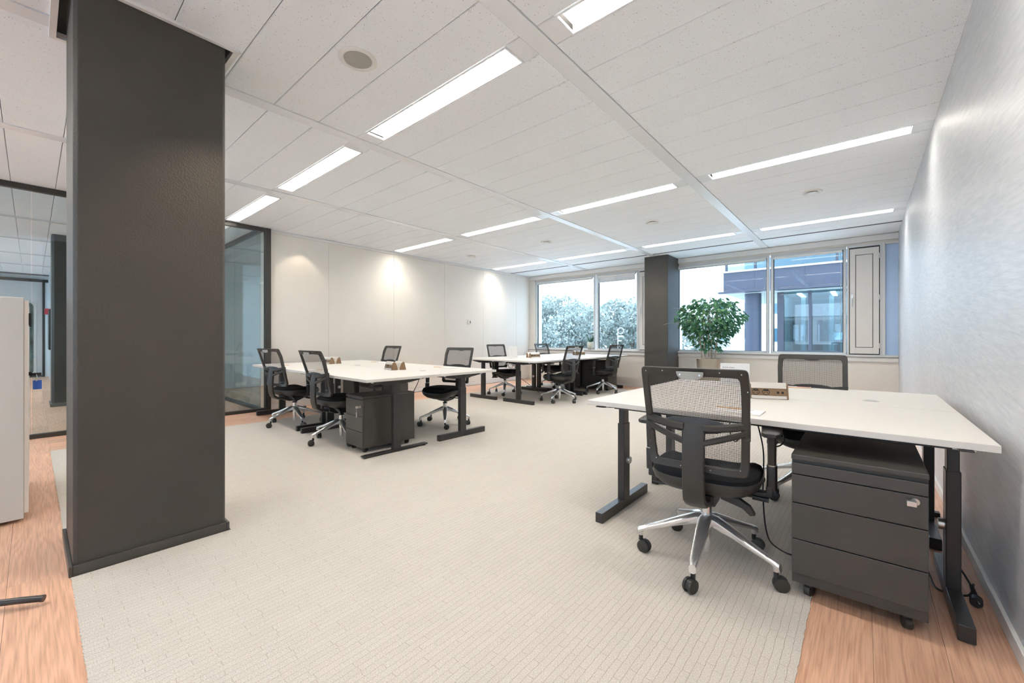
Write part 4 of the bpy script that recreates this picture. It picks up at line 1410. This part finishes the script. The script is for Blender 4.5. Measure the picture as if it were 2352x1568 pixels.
B().tube([(-0.35, -0.52, 0.02), (-0.20, -0.28, 0.030), (-0.09, -0.10, 0.036), (-0.025, 0.0, 0.034), (0.005, 0.055, 0.028)], 0.0125, 14).build('tube', 'black', t, smooth=True)
B().tube([(0.005, 0.055, 0.028), (0.009, 0.062, 0.027)], 0.0135, 14).build('end_cap', 'black', t, smooth=True)
B().tube([(-0.30, -0.44, 0.02), (-0.30, -0.44, 0.0)], 0.013, 10).build('glide', 'black', t)

# ------------------------------------------------------------------ ficus in a pot
def bez(p0, p1, p2, n):
    return [tuple((1 - t) ** 2 * a + 2 * t * (1 - t) * b_ + t * t * c for a, b_, c in zip(p0, p1, p2)) for t in [i / n for i in range(n + 1)]]
PX_, PY_ = -2.16, 8.08
t = thing('potted_ficus', 'tall bushy green ficus with several pale stems in a brushed round pot by the windows', 'plant', (PX_, PY_, 0))
B().lathe([(0.175, 0.0), (0.185, 0.01), (0.212, 0.69), (0.218, 0.70), (0.208, 0.70), (0.203, 0.67)], 40).build('pot', 'pot', t, smooth=True)
B().lathe([(0.0005, 0.66), (0.10, 0.668), (0.204, 0.660), (0.204, 0.60)], 24).build('soil', 'soil', t, smooth=True)
rng = random.Random(3)
stems = []
tips = []
for k, (sx, sy) in enumerate(((-0.12, 0.0), (-0.05, -0.05), (0.02, -0.06), (0.03, 0.05), (0.10, 0.0))):
    top = (sx * 1.8 + rng.uniform(-.03, .03), sy * 1.6, 1.42 + rng.uniform(-.05, .12))
    mid = (sx * 1.1 + rng.uniform(-.03, .03), sy, 1.05)
    pth = bez((sx, sy, 0.65), mid, top, 8)
    B().tube(pth, [0.017 - 0.0012 * i for i in range(9)], 7).build('stem', 'bark', t, smooth=True)
    stems.append(pth)
br = B()
for k in range(46):
    pth = rng.choice(stems)
    i = rng.randint(3, 8)
    p = Vector(pth[i])
    az = rng.uniform(0, 2 * PI)
    el = rng.uniform(0.0, 1.2)
    ln = rng.uniform(0.22, 0.50) * (1.0 if i > 4 else 0.6)
    q = p + Vector((math.cos(az) * math.cos(el), math.sin(az) * math.cos(el), math.sin(el))) * ln
    q2 = q + Vector((math.cos(az) * 0.12, math.sin(az) * 0.12, -0.06))
    pp = bez(tuple(p), tuple(q), tuple(q2), 5)
    br.tube(pp, [0.006, 0.005, 0.004, 0.003, 0.002, 0.0015], 5)
    tips += [Vector(x) for x in pp[2:]]
br.build('branch', 'bark', t, smooth=True)
def crown_pt():
    while True:
        x, y, z = rng.uniform(-1, 1), rng.uniform(-1, 1), rng.uniform(-1, 1)
        r = x * x + y * y + z * z
        if 0.15 < r < 1:
            break
    # umbrella: wide flat dome on top, tapering down to the pot
    zz = 1.46 + z * 0.38 if rng.random() < 0.78 else rng.uniform(0.85, 1.35)
    if zz > 1.40:
        w = math.sqrt(max(0.02, 1 - ((zz - 1.40) / 0.44) ** 2)) * 0.60
    else:
        w = 0.60 - (1.40 - zz) * 0.80
        if zz < 1.05:
            w = 0.32 - (1.05 - zz) * 0.35
    a = rng.uniform(0, 2 * PI); rr_ = w * math.sqrt(rng.uniform(0.12, 1))
    return Vector((rr_ * math.cos(a), rr_ * math.sin(a) * 0.82, zz))
def leaf_geo():
    prof = [(0, 0.0), (0.12, 0.30), (0.38, 0.50), (0.65, 0.36), (0.86, 0.12), (1.0, 0.0)]
    vs, fs = [], []
    for i, (l, w) in enumerate(prof):
        z = -0.35 * (l - 0.3) ** 2
        if w == 0:
            vs.append((l, 0, z))
        else:
            vs += [(l, -w * .62, z + 0.08 * w), (l, 0, z), (l, w * .62, z + 0.08 * w)]
    fs = [(0, 1, 2), (0, 2, 3)]
    for k in range(3):
        a = 1 + 3 * k
        fs += [(a, a + 3, a + 4, a + 1), (a + 1, a + 4, a + 5, a + 2)]
    fs += [(10, 13, 11), (11, 13, 12)]
    return vs, fs
LV, LF = leaf_geo()
b = B().add([(x * 0.075, y * 0.075, z * 0.075) for x, y, z in LV], LF)
lf0 = None
allp = [crown_pt() for _ in range(1650)]
allp.sort(key=lambda p: (p.y + 0.1 * p.x) if rng.random() < 0.8 else 9)
stuff = B()
for i, p in enumerate(allp):
    out = Vector((p.x, p.y, 0))
    az = math.atan2(p.y, p.x) + rng.uniform(-0.9, 0.9)
    pitch = rng.uniform(0.1, 1.25)
    mt = Matrix.Rotation(az, 4, 'Z') @ Matrix.Rotation(pitch, 4, 'Y') @ Matrix.Rotation(rng.uniform(-0.9, 0.9), 4, 'X')
    sc_ = rng.uniform(0.8, 1.25)
    if i < 290:
        if lf0 is None:
            lf0 = b.build('leaf', 'leaf_o', t, smooth=True); o = lf0
        else:
            o = share('leaf', lf0, t)
        o.location = p; o.rotation_euler = mt.to_euler(); o.scale = (sc_,) * 3
    else:
        stuff.add([tuple(p + (mt @ Vector((x * .075 * sc_, y * .075 * sc_, z * .075 * sc_)))) for x, y, z in LV], LF)
o = stuff.build('foliage', 'leaf', t, smooth=True); o['kind'] = 'stuff'

# small aloe on the sill
t = thing('potted_aloe', 'small spiky aloe in a mottled round pot on the window sill', 'plant', (-4.93, 8.60 + 0.02, 0.803))
B().lathe([(0.045, 0.0), (0.062, 0.012), (0.083, 0.07), (0.085, 0.12), (0.078, 0.175), (0.070, 0.178), (0.066, 0.165)], 26).build('pot', 'ceramic', t, smooth=True)
B().lathe([(0.0005, 0.166), (0.066, 0.164), (0.066, 0.15)], 18).build('soil', 'soil', t, smooth=True)
for k in range(17):
    az = rng.uniform(0, 2 * PI); sp_ = rng.uniform(0.02, 0.12); h = rng.uniform(0.10, 0.21)
    c, s = math.cos(az), math.sin(az)
    pts_ = bez((0.02 * c, 0.02 * s, 0.165), (sp_ * c, sp_ * s, 0.165 + h * .6), (sp_ * 1.25 * c, sp_ * 1.25 * s, 0.165 + h), 5)
    B().tube(pts_, [0.009, 0.009, 0.0075, 0.0055, 0.0035, 0.0006], 6).build('leaf', 'aloe', t, smooth=True)

# ------------------------------------------------------------------ cables
def cable(name, pts, label, r=0.004, cat='cable', mat='cable'):
    # smooth through the given points
    P_ = [Vector(p) for p in pts]
    out = []
    for i in range(len(P_) - 1):
        p0 = P_[max(0, i - 1)]; p1 = P_[i]; p2 = P_[i + 1]; p3 = P_[min(len(P_) - 1, i + 2)]
        for k in range(8):
            t_ = k / 8
            out.append(0.5 * ((2 * p1) + (-p0 + p2) * t_ + (2 * p0 - 5 * p1 + 4 * p2 - p3) * t_ ** 2 + (-p0 + 3 * p1 - 3 * p2 + p3) * t_ ** 3))
    out.append(P_[-1])
    return tag(B().tube(out, r, 7).build(name, mat, smooth=True), label, cat, 'loose cables')
cable('power_cable', [(-0.52, 2.86, 0.66), (-0.47, 2.80, 0.52), (-0.44, 2.74, 0.40), (-0.43, 2.66, 0.20), (-0.40, 2.56, 0.05), (-0.35, 2.48, 0.008), (-0.24, 2.44, 0.008), (-0.10, 2.66, 0.008), (0.12, 2.72, 0.008), (0.22, 2.66, 0.010)], 'black cable hanging under the right desks and running across the carpet to the pedestal')
cable('power_cable', [(-0.58, 2.90, 0.66), (-0.56, 2.84, 0.52), (-0.60, 2.80, 0.44), (-0.64, 2.84, 0.52), (-0.62, 2.90, 0.66)], 'short black cable loop hanging under the right desks beside the near chair')
cable('power_cable', [(-0.36, 2.88, 0.66), (-0.36, 2.80, 0.56), (-0.34, 2.74, 0.50), (-0.37, 2.70, 0.47), (-0.42, 2.72, 0.49)], 'black cable curling down behind the right armrest of the near chair')
cable('power_cable', [(0.02, 3.02, 0.30), (0.10, 2.86, 0.20), (0.19, 2.70, 0.10), (0.22, 2.60, 0.02), (0.24, 2.50, 0.008), (0.325, 2.52, 0.008), (0.355, 2.62, 0.02)], 'black cable looping around the right leg of the near right desk')
t = thing('power_plug', 'black plug with ribbed cable sleeve lying on the floor by the plaster wall', 'plug', (0.338, 2.46, 0))
B().tube([(0.0, -0.02, 0.022), (0.004, 0.010, 0.024)], 0.019, 14).build('plug_body', 'cable', t, smooth=True)
b = B()
for k in range(7):
    b.tube([(0.004 - 0.001 * k, 0.012 + 0.008 * k, 0.026 + 0.004 * k), (0.004 - 0.001 * k, 0.017 + 0.008 * k, 0.028 + 0.004 * k)], 0.0095 - 0.0005 * k, 10)
b.tube([(0.003, 0.0, 0.024), (-0.002, 0.06, 0.05), (-0.015, 0.11, 0.07), (-0.03, 0.15, 0.09)], 0.004, 8)
b.build('sleeve', 'cable', t, smooth=True)
B().tube([(0.005, -0.02, 0.028), (0.006, -0.038, 0.029)], 0.0024, 6).build('pin', 'steel', t)
tag(bx(0.312, 0.345, 3.52, 3.565, 0.0, 0.028).build('cable_clip', 'cable', bevel=0.004), 'tiny black block on the wooden floor beside the plaster wall', 'clip')
cable('power_cable', [Lp(0.92, 0.20, 0.62), Lp(0.93, 0.17, 0.55), Lp(0.90, 0.10, 0.40), Lp(0.85, 0.02, 0.22), Lp(0.80, -0.04, 0.05), Lp(0.72, -0.08, 0.010), Lp(0.62, -0.05, 0.008)], 'black cable hanging from the right end of the left desks to the carpet')
cable('power_cable', [Lp(0.60, 0.14, 0.64), Lp(0.60, 0.12, 0.40), Lp(0.58, 0.10, 0.10), Lp(0.55, 0.06, 0.008)], 'thin black cable hanging straight beside the flat-footed desk leg')
b = B(); rg_ = random.Random(9)
def coil(b, c, r, n, turns, ax):
    pts_ = []
    for i in range(n * turns + 1):
        a = 2 * PI * i / n
        rr2 = r * (1 + 0.15 * math.sin(a * 0.37 + ax))
        pts_.append((c[0] + rr2 * math.cos(a) * math.cos(ax) + 0.01 * math.sin(3 * a), c[1] + rr2 * math.cos(a) * math.sin(ax), c[2] + rr2 * math.sin(a) * 0.8 + 0.008 * math.cos(a * .5)))
    b.tube(pts_, 0.0032, 5)
c1 = Fp(-0.15, -1.02, 0.60)
for k in range(6):
    coil(b, (c1[0] + rg_.uniform(-.12, .12), c1[1] + rg_.uniform(-.2, .2), 0.60 + rg_.uniform(-.03, .02)), rg_.uniform(0.03, 0.06), 14, 2, rg_.uniform(0, 3))
coil(b, (c1[0] + 0.02, c1[1] + 0.05, 0.46), 0.07, 16, 3, 0.6)
b.tube([(c1[0], c1[1], 0.60), (c1[0] + .02, c1[1] + .05, 0.52)], 0.004, 6)
o = b.build('cable_tangle', 'cable', smooth=True); tag(o, 'tangle of black cables with hanging coils under the far desks', 'cable'); 
cable('power_cable', [(c1[0] + 0.02, c1[1] + 0.05, 0.40), (c1[0] + 0.06, c1[1] + 0.3, 0.25), (c1[0] + 0.05, c1[1] + 0.55, 0.12), (c1[0] + 0.03, c1[1] + 0.75, 0.01)], 'black cable running from the hanging coil under the far desks to the floor')
b = B()
c2 = Lp(0.55, 0.22, 0.61)
for k in range(7):
    coil(b, (c2[0] + rg_.uniform(-.35, .35), c2[1] + rg_.uniform(-.02, .02), 0.625 + rg_.uniform(-.01, .012)), rg_.uniform(0.02, 0.035), 12, 2, rg_.uniform(0, 3))
tag(b.build('cable_tangle', 'cable', smooth=True), 'black cables lying in the white tray under the left desks', 'cable')

# ------------------------------------------------------------------ outside
struct(bx(-150, 90, 9.2, 160, -4.4, -4.2).build('ground', 'ground'), 'pale ground outside, below the windows', 'ground')

def rquad(rng, c, s):
    n = Vector((rng.gauss(0, 1), rng.gauss(0, 1), rng.gauss(0, 1))).normalized()
    a = n.orthogonal().normalized(); b_ = n.cross(a)
    th_ = rng.uniform(0, PI); u = a * math.cos(th_) + b_ * math.sin(th_); v = n.cross(u)
    u *= s; v *= s * 0.6
    return [c - u, c + v, c + u, c - v]
def tree(x, y, h, w, label, seed, n=9000):
    t = thing('tree', label, 'tree', (x, y, -4.2), group='trees outside the windows')
    rg = random.Random(seed)
    B().tube([(0, 0, 0), (0.1, 0.05, h * 0.35), (0.0, 0.0, h * 0.75)], [0.28, 0.2, 0.08], 8).build('trunk', 'tree_bark', t, smooth=True)
    lobes = []
    for k in range(16):
        a = rg.uniform(0, 2 * PI); r = w * 0.5 * math.sqrt(rg.uniform(0, 1))
        zz = h * rg.uniform(0.30, 0.86)
        lobes.append((Vector((r * math.cos(a), r * math.sin(a), zz)), rg.uniform(0.16, 0.30) * w))
    lobes.append((Vector((0, 0, h * 0.84)), w * 0.2))
    vs, fs = [], []
    for i in range(n):
        c, r = rg.choice(lobes)
        d = Vector((rg.gauss(0, 1), rg.gauss(0, 1), rg.gauss(0, 1))).normalized() * r * rg.uniform(0.65, 1.05)
        d.z *= 0.8
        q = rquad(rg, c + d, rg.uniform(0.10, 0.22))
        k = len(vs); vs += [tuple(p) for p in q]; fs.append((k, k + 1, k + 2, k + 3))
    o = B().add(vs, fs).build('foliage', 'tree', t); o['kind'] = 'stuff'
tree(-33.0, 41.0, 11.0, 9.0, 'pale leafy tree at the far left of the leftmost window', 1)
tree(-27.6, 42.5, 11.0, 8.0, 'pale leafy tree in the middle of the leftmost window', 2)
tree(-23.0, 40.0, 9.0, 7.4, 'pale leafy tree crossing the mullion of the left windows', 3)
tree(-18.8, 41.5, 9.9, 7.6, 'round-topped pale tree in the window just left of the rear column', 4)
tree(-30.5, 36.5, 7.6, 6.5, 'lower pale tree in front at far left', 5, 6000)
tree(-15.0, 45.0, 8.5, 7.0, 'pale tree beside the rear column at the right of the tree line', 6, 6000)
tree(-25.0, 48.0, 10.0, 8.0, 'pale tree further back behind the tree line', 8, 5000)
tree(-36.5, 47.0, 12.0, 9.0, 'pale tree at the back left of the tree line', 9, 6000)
t = thing('street_lamp', 'white signpost with a round loop and arms outside among the trees', 'lamp post', (-13.25, 27.0, -4.2))
B().tube([(0, 0, 0), (0, 0, 5.95)], 0.035, 8).build('pole', 'office_white', t, smooth=True)
B().tube([(0.02 + 0.20 - 0.20 * math.cos(R(a)), 0, 5.90 + 0.22 * math.sin(R(a)) - 0.1) for a in range(0, 340, 20)], 0.025, 6).build('loop', 'office_white', t, smooth=True)
b = bx(0, 0.42, -0.03, 0.03, 5.36, 5.46); b.box(0, 0.26, -0.03, 0.03, 5.05, 5.13)
b.build('arm_sign', 'office_white', t)

# white building far right of the column
t = thing('white_building', 'pale overexposed building with small windows outside behind the ficus', 'building', (-6.0, 52.0, -4.2))
bx(-9, 16, 0, 8, 0, 13.5).build('wall', 'facade_white', t)
for z in (2.6, 5.6, 8.6):
    for x in (-6.4, -3.8, -1.0, 1.6, 4.2):
        w_ = bx(x - 0.45, x + 0.45, -0.05, 0.02, z - 0.8, z + 0.8).build('window', 'frame_grey', t)
        bx(x - 0.38, x + 0.38, -0.07, -0.05, z - 0.72, z + 0.72).build('pane', 'facade_glass', w_)

# dark glass building opposite
t = thing('office_building', 'dark blue-grey office building with glass front and overhanging upper storey outside', 'building', (0, 24.0, 0))
XA, XB = -5.70, 9.0
bx(XA, XB, 0.0, 0.30, 3.52, 4.52).build('fascia', 'facade', t)
for k, x in enumerate((XA + 1.45, -0.95 - 1.2, 0.6, 3.4, 6.2)):
    bx(x - 0.012, x + 0.012, -0.012, 0.01, 3.55, 4.50).build('panel_joint', 'facade_dark', t)
bx(XA - 0.25, XB, -0.15, 0.30, 3.44, 3.52).build('lower_ledge', 'facade', t, bevel=0.02)
bx(XA - 0.15, XB, -0.10, 0.30, 4.52, 4.60).build('upper_ledge', 'frame_grey', t, bevel=0.01)
bx(XA, XB, 0.32, 9.0, 3.44, 3.60).build('slab', 'office_white', t)
bx(XA, XB, 0.32, 9.0, 4.45, 4.60).build('upper_slab', 'facade', t)
bx(XA + 0.1, XB, 0.2, 0.23, 4.6, 7.4).build('upper_glazing', 'facade_glass', t)
for x in (XA + 0.1, XA + 1.45, -0.95, 2.0, 5.0, 8.0):
    bx(x - 0.05, x + 0.05, 0.1, 0.25, 4.6, 7.4).build('upper_mullion', 'facade_dark', t)
bx(XA + .2, XB, 4.0, 4.2, 4.6, 7.4).build('upper_room_wall', 'office_white', t)
bx(XA, XB, 0.0, 9.0, 7.4, 8.0).build('roof_edge', 'facade', t)
B().tube([(-4.50, 1.0, -4.2), (-4.50, 1.0, 3.46)], 0.39, 28).build('round_column', 'facade', t, smooth=True)
YG = 1.2
GX0 = -3.42
bx(GX0, XB, YG - 0.1, YG + 0.2, -0.55, 0.30).build('spandrel', 'facade', t)
bx(GX0, XB, YG - 0.12, YG + 0.2, 0.30, 0.44).build('rail', 'facade_dark', t)
bx(GX0, GX0 + 0.28, YG - 0.1, YG + 0.2, 0.44, 3.44).build('corner_post', 'facade_dark', t)
for x in (-2.05, -0.2, 1.7, 3.6):
    bx(x - 0.07, x + 0.07, YG - 0.08, YG + 0.1, 0.44, 3.44).build('mullion', 'facade_dark', t)
bx(GX0 + .28, XB, YG, YG + 0.03, 0.44, 3.44).build('glazing', 'facade_glass', t)
bx(GX0, XB, YG + 5.0, YG + 5.2, -0.5, 3.44).build('room_wall', 'office_teal', t)
bx(GX0, GX0 + 0.1, YG + 0.2, YG + 5.0, -0.5, 3.44).build('room_side_wall', 'office_white', t)
bx(GX0, XB, YG + .2, YG + 5.0, -0.55, 0.0).build('room_floor', 'office_white', t)
for x in (-2.6, -1.35, -0.75, 0.6):
    bx(x - 0.10, x + 0.10, YG + 3.0, YG + 3.2, 0.0, 3.44).build('interior_post', 'office_white', t)
bx(-2.45, -1.75, YG + 3.4, YG + 3.5, 0.0, 2.9).build('dark_board', 'facade_dark', t)
lp = emit_mat('far_ceiling_lamp', (0.85, 1.0, 0.95), 5.0)
for x in (-2.6, -1.2, 0.2, 1.8):
    bx(x - 0.1, x + 0.1, YG + 1.0, YG + 3.4, 3.38, 3.43).build('ceiling_lamp', lp, t)
t = thing('table_lamp', 'small table lamp with a pale shade inside the building opposite', 'lamp', (-0.98, 26.4, 0.0))
B().tube([(0, 0, 0), (0, 0, 1.0)], 0.07, 8).build('lamp_base', 'facade_dark', t, smooth=True)
B().lathe([(0.30, 1.0), (0.22, 1.36), (0.20, 1.36), (0.28, 1.0)], 16).build('lamp_shade', 'lamp_shade', t, smooth=True)
